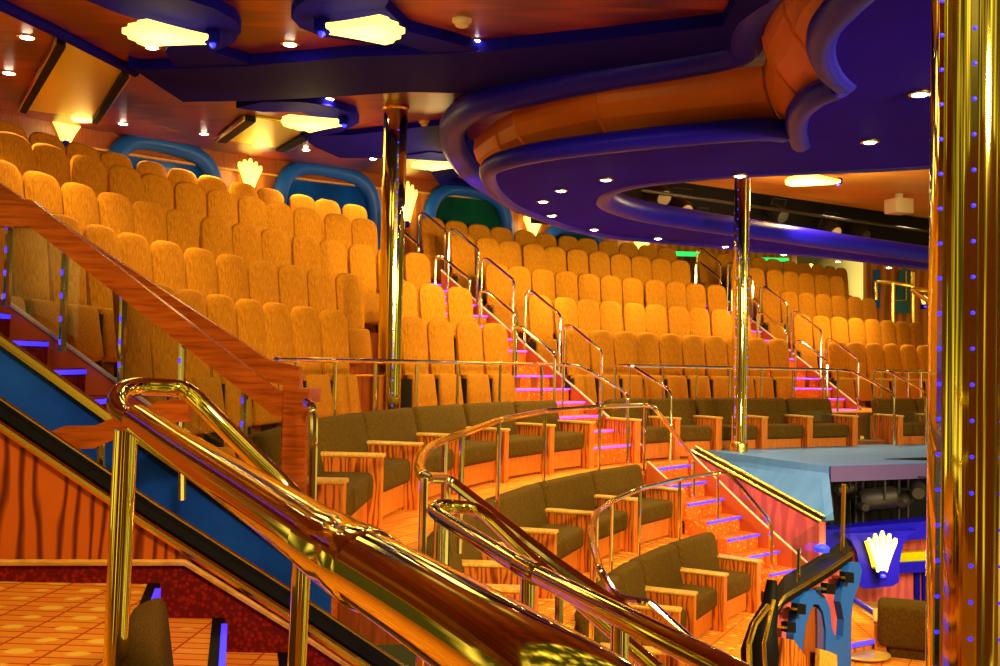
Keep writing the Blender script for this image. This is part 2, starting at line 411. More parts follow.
gC = [gC[0] - 3.0, gC[0] - 2.0, gC[0] - 1.0] + gC
lounge_run(gC, offC, ZCC, 'lowest tier', 'lowest tier lounge chairs', lambda i, n: f'{ORD[n - i]} from the lower stairs')

# ------------------------------------------------------------------ aisle stairs of the seat block
RUN, RIS = DR / 3, .177
def zoff(off):                                                     # floor height of the stair at an offset
    if off < FRONT: return max(ZA, FL[0] + RIS * math.floor((off - FRONT) / RUN + .001))
    k = min(4, int((off - FRONT) / DR + .001)); f = (off - FRONT - k * DR) / RUN
    nx = FL[k + 1] if k < 4 else FL[4]
    return lerp(FL[k], nx, math.floor(f + .001) / 3)
def aisle(name, tl, tr, label, mmax=12):
    root = empty(name, cp((tl(0) + tr(0)) / 2, -1.3, ZA), 0, label, 'stairs')
    inv = root.matrix_basis.inverted() if False else Matrix.Translation(-root.location)
    for mI in range(-2, mmax + 1):
        o0 = FRONT + mI * RUN; o1 = o0 + RUN + .02
        z = zoff(o0 + .01)
        a, b = tl(o0), tr(o0)
        t_ = [lerp(a, b, i / 3) for i in range(4)]
        bld = MB(); top = z + .012
        rows = []
        for t in t_:
            p0, p1 = cp(t, o0), cp(t, o1)
            rows.append([Vector((p0.x, p0.y, z - .22)), Vector((p0.x, p0.y, top)), Vector((p1.x, p1.y, top)), Vector((p1.x, p1.y, z - .22))])
        bld.grid(rows, closed=True); bld.add(rows[0], [(0, 1, 2, 3)]); bld.add(rows[-1], [(0, 1, 2, 3)])
        st = bld.build('step', 'step', root, smooth=False); adj(st)
        pts = [cp(t, o0 - .012, top - .012) for t in t_]
        ld = MB().tube(pts, .014, 6).build('led_strip', 'ledviolet', st); adj(ld)
    # red stringer on the right side, with a pale cap
    for nm, tt in (('stringer', tr),):
        pts = []; b = MB()
        lo = [cp(tt(o) + .02, o, zoff(o) - .25) for o in (FRONT - 2 * RUN, FRONT + mmax * RUN)]
        n = 14; up = []; dn = []
        for i in range(n + 1):
            o = lerp(FRONT - 2 * RUN - .12, FRONT + mmax * RUN, i / n)
            zz = FL[0] + (o - FRONT) * RIS / RUN + .07
            up.append(cp(tt(o) + .02, o, zz)); dn.append(cp(tt(o) + .02, o, zz - .38))
        up2 = [p + (cp(tt(0) + .06, 0) - cp(tt(0) + .02, 0)) for p in up]; dn2 = [p + (cp(tt(0) + .06, 0) - cp(tt(0) + .02, 0)) for p in dn]
        b.grid([[up[i], up2[i], dn2[i], dn[i]] for i in range(n + 1)], closed=True)
        so = b.build(nm, 'stringer', root); adj(so)
        c = MB().tube([p + Vector((0, 0, .01)) for p in up], .016, 6).build('stringer_cap', 'white', so); adj(c)
    return root
def lin(key, side):
    vals = [(ENDS[(k, key)][side]) for k in range(1, 6)]
    return interp([(k) * DR for k in range(5)], vals)
L0 = lin(0, 1); L1 = lin(1, 0); M1 = lin(1, 1); M2 = lin(2, 0); R3 = lin(2, 1)
mid1 = lambda o: 1.52 + .06 * o
aisle('aisle_stairs', lambda o: mid1(o) - .58, lambda o: mid1(o) + .60, 'red carpeted aisle stairs with violet light strips between left and middle blocks')
aisle('aisle_stairs', lambda o: 8.02 + .06 * o - .55, lambda o: 8.02 + .06 * o + .55, 'red carpeted aisle stairs with blue light strips between middle and right blocks')
aisle('aisle_stairs', lambda o: 13.4 - .1 * o - .5, lambda o: 13.4 - .1 * o + .6, 'red carpeted aisle stairs beyond the far end of the right block', 8)

# ------------------------------------------------------------------ tube rails
def rail(name, tops, label, posts=(), r=.022, m='steel', rp=.018, fillet=.10, group=None, zfoot=None):
    tops = [Vector(p) for p in tops]
    root = empty(name, tops[0], 0, label, 'railing', group); inv = Matrix.Translation(-root.location)
    o = MB().tube(tops, r, 10, fillet).build('rail', m, root); adj(o)
    for p, zf in posts:
        p = Vector(p); q = MB().tube([p, Vector((p.x, p.y, zf))], rp, 8).build('post', m, root); adj(q)
    return root
for k in range(1, 6):
    for blk, tt, side, nm in ((0, ENDS[(k, 0)][1], 1, 'left side of first stairs'), (1, ENDS[(k, 1)][0], -1, 'right side of first stairs'),
                          (1, ENDS[(k, 1)][1], 1, 'left side of second stairs'), (2, ENDS[(k, 2)][0], -1, 'right side of second stairs')):
        if k == 5 and side == 1: continue
        t = tt + side * .10; o = (k - 1) * DR; z = ZTOP[k - 1] + .03
        if side == 1: z -= .06; 
        a = cp(t, o + .02, z); b = cp(t, o - .10, z); c = cp(t, o - .66, z - .36); f = zoff(o - .60) if True else 0
        d = Vector((c.x, c.y, f))
        root = rail('aisle_handrail', [Vector((a.x, a.y, FL[k - 1])), a, b, c, d], f'chrome aisle handrail at the end of the {ROWN[k]} row, {nm}', (), fillet=.06, group=f'handrails along the aisle stairs')
# rail in front of the front row, three runs (floor rail level with the eye)
def curve_rail(t0, t1, off, z, n): return [cp(lerp(t0, t1, i / n), off(lerp(t0, t1, i / n)), z) for i in range(n + 1)]
fo = lambda t: offA(t) + .30
def front_rail(t0, t1, label, dl, dr):
    pts = curve_rail(t0, t1, fo, -.02, 14)
    posts = [(p, FL[0]) for p in pts[1:-1:2]]
    a = []; b = []
    if dl: a = [cp(t0 - .05, fo(t0) - 1.0, -1.31), cp(t0 - .05, fo(t0) - 1.0, -.35), cp(t0 - .05, fo(t0) - .35, -.03)]
    if dr: b = [cp(t1 + .12, fo(t1) - .20, -.04), cp(t1 + .15, fo(t1) - .95, -.38), cp(t1 + .15, fo(t1) - .95, -1.31)]
    if dl: posts.append((pts[0], FL[0]))
    posts.append((pts[-1], FL[0]))
    rail('tier_railing', a + pts + b, label, posts, fillet=.10)
front_rail(t_at_u(276, fo, -.02), t_at_u(563, fo, -.02), 'brass tube railing before the front row of the left block', False, True)
front_rail(t_at_u(615, fo, -.02), t_at_u(838, fo, -.02), 'brass tube railing before the front row of the middle block', True, True)
front_rail(t_at_u(874, fo, -.02), t_at_u(962, fo, -.02), 'brass tube railing before the front row at far right', True, False)
# railing behind the middle tier chairs
zr = -.50
Apts = [uz(u, v, zr) for u, v in ((424, 478), (419, 468), (421, 458), (430, 447), (445, 440), (462, 434), (499, 420), (545, 411), (600, 406.5), (645, 405))]
Aend = [uz(655, 408, zr), uy(693, 458, 12.6), uy(693, 500, 12.6)]
rail('tier_railing', [uy(690, 655, 3.75), uy(560, 566, 4.25), uy(447, 478, 4.72)] + Apts + Aend, 'curved brass tube railing behind the middle tier lounge chairs',
     [(Apts[0], ZA), (Apts[4], ZA), (Apts[5], ZA), (Apts[6], ZA), (Apts[7], ZA), (Apts[8], ZA), (Apts[9], ZA), (uy(447, 478, 4.72), ZA), (uy(560, 566, 4.25), -1.8)], r=.026, fillet=.08)
zr = -1.3
Bpts = [uz(u, v, zr) for u, v in ((612, 596), (600, 570), (593, 545), (591, 528), (597, 512), (612, 501), (640, 489), (680, 479), (718, 473))]
Bend = [uz(730, 474, zr), uy(771, 523, 11.9), uy(771, 600, 11.9)]
rail('tier_railing', [uy(735, 680, 5.3), uy(648, 601, 6.15)] + [uy(618, 600, 6.2)] + Bpts[1:] + Bend, 'curved brass tube railing behind the lowest tier lounge chairs',
     [(Bpts[2], ZB), (Bpts[4], ZB), (Bpts[5], ZB), (Bpts[6], ZB), (Bpts[7], ZB), (Bpts[8], ZB)], r=.026, fillet=.08)

# ------------------------------------------------------------------ lower stairs at the end of the middle and lowest tiers
def lower_stairs():
    root = empty('lower_stairs', (2.3, 12.2, ZCC), 0, 'orange carpeted lower stairs with blue light strips beside rose wood wall', 'stairs')
    inv = Matrix.Translation(-root.location)
    Ls = [(654, 471, -1.3), (670, 486, -1.49), (684, 504, -1.68), (696, 522, -1.87), (726, 540, -2.05), (750, 556, -2.22), (773, 575, -2.39), (792, 594, -2.56)]
    Rs = [(690, 466, -1.3), (704, 482, -1.49), (719, 498, -1.68), (736, 514, -1.87), (761, 533, -2.05), (778, 551, -2.22), (798, 570, -2.39), (817, 590, -2.56)]
    # fair the two edges: straight lines in plan
    pl = [uz(*q) for q in Ls]; pr = [uz(*q) for q in Rs]
    n = len(pl)
    def fit(ps):
        mx = sum(p.x for p in ps) / n; my = sum(p.y for p in ps) / n; mi = (n - 1) / 2; d = sum((i - mi) ** 2 for i in range(n))
        sx = sum((i - mi) * (p.x - mx) for i, p in enumerate(ps)) / d; sy = sum((i - mi) * (p.y - my) for i, p in enumerate(ps)) / d
        return [Vector((mx + sx * (i - mi), my + sy * (i - mi), ps[i].z)) for i in range(n)]
    pl, pr = fit(pl), fit(pr)
    for i in range(n):
        dl = (pl[1] - pl[0]); dl.z = 0; dr_ = (pr[1] - pr[0]); dr_.z = 0
        a0, b0 = pl[i], pr[i]; a1, b1 = a0 - dl * 1.1, b0 - dr_ * 1.1
        z = a0.z
        s = MB().prism([(a0.x, a0.y), (b0.x, b0.y), (b1.x, b1.y), (a1.x, a1.y)], z - .2, z + .008).build('step', 'step', root, smooth=False)
        adj(s)
        off = dl.normalized() * .014
        l = MB().tube([a0 + off + Vector((0, 0, -.006)), b0 + off + Vector((0, 0, -.006))], .018, 6).build('led_strip', 'led', s); adj(l)
    # red skirting on both sides
    for ps, sg in ((pr, 1), (pl, -1)):
        w = (pr[3] - pl[3]); w.z = 0; w = w.normalized() * .05 * sg
        e = [p + Vector((0, 0, .10)) for p in ps[:2]] if sg == -1 else [p + Vector((0, 0, .17)) for p in ps]
        pts = e + [p - Vector((0, 0, .5)) for p in e[::-1]]
        k = MB().slab(pts, w).build('stringer', 'stringer', root); adj(k)
        c = MB().tube([p + w * .5 for p in e], .015, 6).build('stringer_cap', 'white', k); adj(c)
    return pl, pr
LPL, LPR = lower_stairs()

# rose wood wall on the right of these stairs, brass cap
wA = [uy(690, 452, 13.25), uy(819, 523, 12.0), uy(819, 640, 12.0), uy(690, 560, 13.25)]
wr = struct(MB().slab(wA, Vector((.10, .06, 0))).build('wall_stairs', 'pinkwood'))
root = empty('parapet_cap', wA[0], 0, 'brass capping sloping down on top of the rose wood stair wall', 'trim'); inv = Matrix.Translation(-root.location)
for i, dz in enumerate((0.02, .07)):
    o = MB().tube([wA[0] + Vector((.02 + .06 * i, .05 * i, dz)), wA[1] + Vector((.02 + .06 * i, .05 * i, dz))], .022, 8).build('rail', 'gold', root); adj(o)
o = MB().slab([wA[0] + Vector((-.01, 0, 0)), wA[1] + Vector((-.01, 0, 0)), wA[1] + Vector((.13, .09, .03)), wA[0] + Vector((.13, .09, .03))], (0, 0, .02)).build('cap', 'dark', root); adj(o)

# ------------------------------------------------------------------ pale blue balcony ledge, curb and glass
zl = -1.2
P = [uz(u, v, zl) for u, v in ((700, 448), (735, 446.5), (800, 445.5), (880, 444.5), (990, 443), (990, 461), (900, 463.5), (828, 466), (706, 450))]
struct(MB().prism([(p.x, p.y) for p in P], zl - .10, zl).build('floor', 'ledge'))
a, b = uz(828, 466, zl - .001), uz(990, 461, zl - .001)
a, b = a + Vector((.02, -.05, 0)), b + Vector((.02, -.05, 0))
struct(MB().slab([a, b, b - Vector((0, 0, .19)), a - Vector((0, 0, .19))], (0, .04, 0)).build('trim_1', 'fascia'))
lA, lC, lE, lF = uz(703, 449.5, zl - .004), uz(828, 466, zl - .004), uy(834, 520, 12.0), uy(815, 520, 12.1)
b_ = MB(); d_ = Vector((-.03, .08, -.03)); q_ = [lA, lC, lE, lF]; b_.add(q_ + [p + d_ for p in q_], [(0, 1, 2, 3), (7, 6, 5, 4), (0, 4, 5, 1), (1, 5, 6, 2), (2, 6, 7, 3), (3, 7, 4, 0)])
struct(b_.build('trim_2', 'ledge'))
curb = [uz(u, v, zl) for u, v in ((697, 447.5), (735, 446), (800, 445), (880, 444), (985, 442.5))]
o = empty('ledge_kerb', curb[0], 0, 'dark kerb with gold edge along the pale blue ledge', 'trim'); inv = Matrix.Translation(-o.location)
q = MB(); n = len(curb)
q.grid([[c + Vector((0, 0, 0)), c + Vector((-.05, .09, 0)), c + Vector((-.05, .09, .07)), c + Vector((0, 0, .07))] for c in curb], closed=True)
kb = q.build('kerb', 'frieze', o); adj(kb)
kb = MB().tube([c + Vector((0, -.01, .06)) for c in curb], .014, 6).build('edge', 'gold', o); adj(kb)
nm = ['left of the brass column', 'right of the brass column', 'before the second stairs', 'by the big right column']
for i in range(4):
    a, b = curb[i] + Vector((-.02, .03, .07)), curb[i + 1] + Vector((-.02, .03, .07))
    d = (b - a).normalized() * .03; a += d; b -= d
    r_ = empty('glass_panel', a, 0, f'clear glass balustrade panel above the blue ledge, {nm[i]}', 'balustrade', 'glass panels on the ledge'); inv = Matrix.Translation(-r_.location)
    h = Vector((0, 0, .46))
    k = MB().slab([a, b, b + h, a + h], (.0, .012, 0)).build('pane', 'glass', r_); adj(k)
    for f in (.2, .8):
        c = lerp(a, b, f); k = MB().box(c.x - .03, c.x + .03, c.y - .02, c.y + .03, c.z - .02, c.z + .06).build('clamp', 'gold', r_); adj(k)
# glass beside the stairs wall
ga = [uy(735, 470, 12.0), uy(818, 519, 10.2)]
# ------------------------------------------------------------------ back wall, frieze, ceiling
OW = 5.0
n = 50; ts = [lerp(-9, 15, i / n) for i in range(n + 1)]
b = MB(); b.grid([[cp(t, OW, FL[4] - .2), cp(t, OW, zc(cp(t, OW).y) + .1), cp(t, OW + .2, zc(cp(t, OW).y) + .1), cp(t, OW + .2, FL[4] - .2)] for t in ts], closed=True)
struct(b.build('wall_back', 'wallwood'))
def band(name, m, o0, zdrop0, zdrop1, thick=.05):
    b = MB(); b.grid([[cp(t, o0, zc(cp(t, OW).y) - zdrop0), cp(t, o0, zc(cp(t, OW).y) - zdrop1), cp(t, o0 + thick, zc(cp(t, OW).y) - zdrop1), cp(t, o0 + thick, zc(cp(t, OW).y) - zdrop0)] for t in ts], closed=True)
    return struct(b.build(name, m))
band('trim_3', 'frieze', OW - .06, .24, .0)
band('trim_4', 'cap', OW - .08, .27, .24)
# main ceiling: gently rising wood, ends at the black lighting void
e1, e2 = uc(690, 182), uc(960, 224)
ext = (e2 - e1).normalized()
pl = [(-14, 3.5), (e1.x - 1.2, 3.5)]
poly = [(-14, 3.0), (12, 3.0), (e2.x + 2.0, e2.y + 2), (e2.x, e2.y), (e1.x, e1.y), (e1.x - 2.2, e1.y + .2), (-.5, 22), (-14, 19)]
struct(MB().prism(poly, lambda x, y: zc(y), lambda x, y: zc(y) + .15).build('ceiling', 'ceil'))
struct(MB().prism([(p.x, p.y) for p in (e1 + Vector((-3.0, .05, 0)), e1, e2, e2 + ext * 4, Vector((22, 36, 0)), Vector((-3, 30, 0)))], lambda x, y: zc(y) + .9, lambda x, y: zc(y) + 1.0).build('ceiling', 'black'))
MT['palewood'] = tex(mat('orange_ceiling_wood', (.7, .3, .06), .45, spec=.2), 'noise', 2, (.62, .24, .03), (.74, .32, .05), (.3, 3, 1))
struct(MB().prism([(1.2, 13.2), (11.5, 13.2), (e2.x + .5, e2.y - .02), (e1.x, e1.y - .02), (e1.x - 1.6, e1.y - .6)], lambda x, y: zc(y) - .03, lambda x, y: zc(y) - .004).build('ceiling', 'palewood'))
def cslab(pix, name, m, drop, parent=None, top=.0):
    pts = [uc(u, v, drop) for u, v in pix]
    poly = [(p.x, p.y) for p in pts]
    return MB().prism(poly, lambda x, y: zc(y) - drop, lambda x, y: zc(y) - top).build(name, m, parent)
struct(cslab([(128, 66), (140, 70), (250, 66), (350, 57), (442, 54), (500, 50), (600, 40), (723, 26), (740, -6), (775, -6), (735, 46), (600, 74), (520, 94), (450, 93), (407, 92), (330, 97), (250, 101), (183, 102)], 'trim_5', 'plate', .10))
struct(cslab([(300, 136), (350, 135), (440, 125), (462, 120), (470, 150), (400, 158), (340, 158), (315, 147)], 'trim_6', 'plate', .07))
q = [uc(u, v, .03) for u, v in ((-60, -28), (0, 4), (60, 33), (135, 72))]
struct(MB().tube(q, .05, 8).build('trim_7', 'plate'))
# panels of lacquer in the sloped margin
for i, (qd, lab) in enumerate((([(66, 42), (122, 70), (92, 119), (26, 110)], 'olive lacquer ceiling panel in black frame at upper left'),
                              ([(256, 118), (312, 127), (276, 148), (226, 140)], 'smaller olive lacquer ceiling panel in black frame beyond the first'))):
    pts = [uc(u, v, .02) for u, v in qd]
    root = empty('ceiling_panel', pts[0], 0, lab, 'panel'); inv = Matrix.Translation(-root.location)
    o = MB().prism([(p.x, p.y) for p in pts], lambda x, y: zc(y) - .02, lambda x, y: zc(y) + .0).build('panel', 'olivepanel', root); adj(o)
    for a, b in ((0, 3), (1, 2)):
        d = (pts[1] - pts[0]).normalized() * (.13 if (a == 0) == True else -.13) * -1
        for mname, off, wd in (('black', 0, .15), ('gold', .15, .025)):
            s = d.normalized()
            A = pts[a] + s * off; B = pts[b] + s * off
            o = MB().slab([A, B, B + s * wd, A + s * wd], (0, 0, -.05)).build('frame', mname, root); adj(o)

# ------------------------------------------------------------------ arched niches on the back wall
def wall_z(u, v, off):
    t = t_at_u(u, off, 2.5); y = cp(t, off).y; return t, uy(u, v, y).z
def niche(u0, u1, vtop, m, lab):
    t0 = t_at_u(u0, OW - .05, 2.4); t1 = t_at_u(u1, OW - .05, 2.4)
    tm = (t0 + t1) / 2; um = px(cp(tm, OW, 2.5))[0]; zt_ = uy(um, vtop, cp(tm, OW).y).z; z0 = FL[4] + .1
    root = empty('arched_niche', cp(tm, OW - .05, z0), 0, lab, 'niche'); inv = Matrix.Translation(-root.location)
    prof = [(-1, z0)]
    N = 16
    for i in range(N + 1):
        a = PI - PI * i / N; c_, s_ = math.cos(a), math.sin(a)
        x = math.copysign(abs(c_) ** .62, c_); zz = lerp(z0 + (zt_ - z0) * .45, zt_ - .1, abs(s_) ** .62); prof.append((x, zz))
    prof.append((1, z0)); hw = (t1 - t0) / 2
    pts = [cp(tm + x * hw, OW - .10, z) for x, z in prof]
    o = MB().tube(pts, .13, 12).build('frame', 'archblue', root); adj(o)
    b = MB(); inner = [cp(tm + x * hw, OW - .03, z) for x, z in prof]
    base = [cp(tm + x * hw, OW - .03, z0) for x, z in prof]
    b.grid([[inner[i], base[i]] for i in range(len(inner))]); 
    bb = [p + Vector((0, 0, 0)) for p in inner]
    o = b.build('pane', m, root, smooth=False); adj(o)
niche(108, 214, 139, 'archglass', 'blue framed arched niche with dark glass, first from the left')
niche(276, 374, 165, 'archglass', 'blue framed arched niche with blue glass left of the brass column')
niche(426, 506, 186, 'archgreen', 'blue framed arched niche with green glass right of the brass column')
niche(545, 600, 224, 'archgreen', 'blue framed arched niche mostly hidden under the violet canopy')

# ------------------------------------------------------------------ shell lamps
def shell_mesh(L, Wd, n=5, th_=.06):
    b = MB()
    for i in range(n):
        f = (i / (n - 1)) * 2 - 1; ang = f * .42
        ln = L * (1 - .10 * abs(f)); dirx, dirz = math.sin(ang) * Wd / (L * .42), math.cos(ang)
        pts = []; rr = []
        for j in range(9):
            s = j / 8; pts.append(Vector((dirx * ln * (.30 + .70 * s ** 1.3), -.05, dirz * ln * s))); rr.append(max(.008, Wd / n * .95 * (.42 + .58 * s) * (1 if s < .9 else (.80 if s < 1 else .42))))
        b.tube(pts, rr, 10)
    return b
def shell_lamp(loc, rot, L, Wd, label, m='shell', power=30, name='shell_lamp', lightoff=(0, -.35, .2), dot=True, radius=.15):
    root = empty(name, loc, 0, label, 'lamp', 'shell lamps'); root.rotation_euler = rot
    shell_mesh(L, Wd).build('shade', m, root, ang=60)
    MB().rbox(-.05, .05, -.08, .02, -.10, .02, .02, 2).build('bracket', 'navy', root)
    if dot: MB().lathe([(.0, -.03), (.03, -.02), (.035, 0), (.02, .02)], (0, -.08, -.04), 10).build('blue_lens', 'bluedot', root)
    ld = bpy.data.lights.new('shell_light', 'POINT'); ld.energy = power; ld.color = (1, .68, .22); ld.shadow_soft_size = radius
    lo = bpy.data.objects.new('shell_light', ld); COL.objects.link(lo); lo.parent = root; lo.location = lightoff
    return root
def wall_shell(u, vb, L, Wd, label, pw=10):
    t = t_at_u(u, OW - .05, 2.4); p = uy(u, vb, cp(t, OW - .05).y); c = cp(t, OW - .05, p.z)
    shell_lamp(c, (0, 0, th(t)), L, Wd, label, 'shell', pw, 'wall_sconce', dot=(u == 640))
wall_shell(62, 142, .36, .24, 'lit shell sconce peeking over the back row at far left')
wall_shell(247, 190, .50, .25, 'lit shell sconce between the two left niches')
wall_shell(405, 222, .75, .24, 'lit shell sconce just right of the brass column')
wall_shell(531, 236, .46, .26, 'lit shell sconce under the edge of the violet canopy')
wall_shell(640, 252, .3, .24, 'small lit shell sconce above the back row of the middle block')
wall_shell(824, 274, .26, .24, 'small lit shell sconce above the back row of the right block')
def ceil_shell(ua, va, ue, ve, Wd, label, m='shellhot', pw=14):
    a = uc(ua, va, .12); e = uc(ue, ve, .12); d = e - a; L = d.length
    # local z along d, local -y downwards
    zax = d.normalized(); yax = Vector((0, 0, 1)); yax = (yax - zax * yax.dot(zax)).normalized(); xax = yax.cross(zax)
    mt = Matrix((xax, yax, zax)).transposed()
    shell_lamp(a, mt.to_euler(), L, Wd, label, m, pw, 'ceiling_shell_lamp', (0, -.30, L * .5), radius=.2)
ceil_shell(207, 33, 122, 24, .26, 'big lit shell ceiling lamp at top left')
ceil_shell(328, 22, 405, 24, .26, 'big lit shell ceiling lamp at top centre left of the canopy')
ceil_shell(341, 118, 284, 120, .30, 'lit shell ceiling lamp above the left niche and left of the brass column')
ceil_shell(464, 161, 412, 163, .26, 'lit shell ceiling lamp right of the brass column')
ceil_shell(836, 179, 788, 176, .36, 'lit shell ceiling lamp on the far orange ceiling past the canopy opening', 'shell', 130)
# dark violet plates round the lamps
for pix, lab in (([(60, -10), (175, -4), (213, 8), (235, 20), (241, 32), (234, 43), (214, 52), (250, 64), (300, 60), (300, 70), (180, 73), (172, 63), (165, 51), (170, 45), (190, 42), (196, 37), (120, 14)], 'curved dark blue ceiling plate around the top left shell lamp'),
                 ([(317, -8), (297, 6), (291, 18), (300, 28), (323, 37), (360, 42), (400, 44), (430, 53), (442, 62), (490, 54), (450, 42), (410, 32), (385, 8), (392, -8)], 'curved dark blue ceiling plate around the top centre shell lamp'),
                 ([(236, 108), (262, 102), (300, 102), (330, 106), (356, 114), (359, 123), (342, 132), (306, 138), (318, 128), (330, 122), (300, 112), (262, 112)], 'curved dark ceiling plate around the shell lamp near the column'),
                 ([(388, 158), (430, 152), (462, 156), (474, 164), (466, 174), (448, 180), (480, 188), (440, 184), (432, 174), (445, 168), (430, 160)], 'curved dark ceiling plate around the shell lamp right of the column')):
    tag(cslab(pix, 'ceiling_plate', 'plate', .09), lab, 'ceiling plate', 'curved plates around the ceiling lamps')

# ------------------------------------------------------------------ the canopy
ZS, ZU = 2.0, 2.6
def smooth_loop(pts, n=4, closed=False):
    out = []; m = len(pts)
    for i in range(m if closed else m - 1):
        p0 = pts[(i - 1) % m] if closed or i else pts[0]; p1 = pts[i]; p2 = pts[(i + 1) % m]; p3 = pts[(i + 2) % m] if closed or i + 2 < m else pts[-1]
        for k in range(n):
            f = k / n; out.append(.5 * ((2 * p1) + (p2 - p0) * f + (2 * p0 - 5 * p1 + 4 * p2 - p3) * f * f + (3 * p1 - p0 - 3 * p2 + p3) * f ** 3))
    if not closed: out.append(pts[-1])
    return out
far_out = smooth_loop([uz(u, v, ZS) for u, v in ((990, 274), (935, 269), (840, 257), (750, 249), (690, 243), (620, 237), (575, 229), (545, 219), (515, 207), (497, 194), (489, 181), (490, 172), (505, 165), (540, 157), (600, 149), (700, 139), (760, 135), (785, 137))], 4)
sc1 = smooth_loop([uz(u, v, ZS) for u, v in ((801, 147), (797, 132), (800, 116), (815, 102), (840, 91))], 4)
sc2 = smooth_loop([uz(u, v, ZS) for u, v in ((845, 88), (831, 75), (822, 55), (826, 34), (845, 12), (880, -20), (930, -60))], 4)
edge = far_out + sc1 + sc2
outer = edge + [Vector((3.2, 3.6, ZS)), Vector((7.5, 3.6, ZS)), uz(1010, 90, ZS), uz(1010, 160, ZS)]
hole = smooth_loop([uz(u, v, ZS) for u, v in ((940, 166), (880, 170), (750, 175.5), (680, 181), (640, 186), (615, 192), (603, 199), (606, 209), (640, 220), (700, 230), (749, 237), (840, 250), (940, 263), (990, 269))], 4)
# plate: outline with the opening cut out to the right (both edges run on to the right)
poly = edge + [Vector((3.0, 3.4, ZS)), Vector((8.0, 3.4, ZS)), Vector((8.0, 9.8, ZS)), uz(990, 161, ZS)] + hole
struct(MB().prism([(p.x, p.y) for p in poly], ZS, ZS + .06).build('ceiling', 'violet'))
# rolls: lower roll along the outer edge, inner roll round the opening
c = empty('canopy_moulding', edge[len(far_out) // 2], 0, 'rounded navy moulding along the edges of the violet canopy', 'moulding'); inv = Matrix.Translation(-c.location)
def part(o, r_, i_): o.parent = r_; adj(o); return o
lift = Vector((0, 0, .05))
part(MB().tube([p + lift for p in far_out], .10, 12).build('lower_roll', 'navyroll'), c, inv)
part(MB().tube([p + lift for p in sc1], .10, 12).build('lower_roll', 'navyroll'), c, inv)
part(MB().tube([p + lift for p in sc2], .10, 12).build('lower_roll', 'navyroll'), c, inv)
part(MB().tube([p + Vector((0, 0, .13)) for p in hole], .15, 12).build('inner_roll', 'navyroll'), c, inv)
# upper roll (outline at ZU), and the navy band above it up to the ceiling
up = smooth_loop([uz(u, v, ZU) for u, v in ((520, 205), (478, 178), (456, 152), (452, 130), (460, 116), (485, 102), (540, 88), (600, 75), (680, 61), (725, 52), (745, 44), (748, 25), (755, 5), (775, -20), (820, -50))], 4)
part(MB().tube(up, .15, 12).build('upper_roll', 'navyroll'), c, inv)
b = MB(); b.grid([[p + Vector((0, 0, .05)), Vector((p.x, p.y, max(ZU + .1, zc(p.y) + .04)))] for p in up])
part(b.build('upper_band', 'navy'), c, inv)
# copper panels between the two rolls
def nearest(p, pts): return min(pts, key=lambda q: (q.x - p.x) ** 2 + (q.y - p.y) ** 2)
cop = empty('canopy_fascia', up[20], 0, 'curved copper coloured fascia panels between the navy mouldings', 'fascia'); inv2 = Matrix.Translation(-cop.location)
segs = [(478, 178, 476, 187), (500, 148), ]
lowpx = [(494, 176), (505, 169), (517, 164), (538, 157), (560, 152), (585, 148), (615, 143.5), (660, 138.5), (720, 133.5), (786, 129)]
uppx = [(474, 140), (484, 131), (497, 121), (514, 111), (535, 104), (560, 97), (596, 87), (650, 81), (715, 72), (762, 66)]
cuts = [(0, 2), (2, 3), (3, 6), (6, 9)]
def fascia(lo, hi, n=4):
    rows = []
    for (a, b_) in zip(lo, hi):
        A = uz(a[0], a[1], ZS + .12); B = uz(b_[0], b_[1], ZU - .06)
        mid = (A + B) / 2 + Vector((-.16, -.16, -.10)); col = []
        for k in range(n + 1):
            f = k / n; col.append(A * (1 - f) ** 2 + mid * 2 * f * (1 - f) + B * f * f)
        rows.append(col)
    return rows
for a, b_ in cuts:
    rows = fascia(lowpx[a:b_ + 1], uppx[a:b_ + 1]); rows = [list(r_) for r_ in zip(*[smooth_loop(list(c_), 4) for c_ in zip(*rows)])]
    q = MB(); q.grid(rows); q.grid([[p + Vector((.05, .08, 0)) for p in r_] for r_ in rows])
    part(q.build('panel', 'orange', smooth=False), cop, inv2)
    part(MB().tube(rows[-1], .018, 6).build('rib', 'orange'), cop, inv2)
rows = []
for a, b_ in zip(((786, 128), (793, 122), (797, 108), (806, 96), (818, 88)), ((786, 64), (793, 52), (795, 34), (806, 18), (815, 6))):
    A = uz(a[0], a[1], ZS + .2); B = uz(b_[0], b_[1], ZU - .1); rows.append([A * (1 - k / 5) + B * (k / 5) for k in range(6)])
rows = fascia([(788, 127), (795, 116), (803, 100), (822, 86), (824, 66), (822, 40), (838, 8)], [(764, 64), (766, 50), (762, 30), (768, 10), (780, -8), (800, -24), (830, -40)])
rows = [list(r_) for r_ in zip(*[smooth_loop(list(c_), 4) for c_ in zip(*rows)])]
for a, b_ in ((0, 8), (8, 16), (16, 24)):
    q = MB(); q.grid(rows[a:b_ + 1]); q.grid([[p + Vector((.08, .04, 0)) for p in r_] for r_ in rows[a:b_ + 1]])
    part(q.build('panel', 'orange', smooth=False), cop, inv2)
    part(MB().tube(rows[b_], .018, 6).build('rib', 'orange'), cop, inv2)

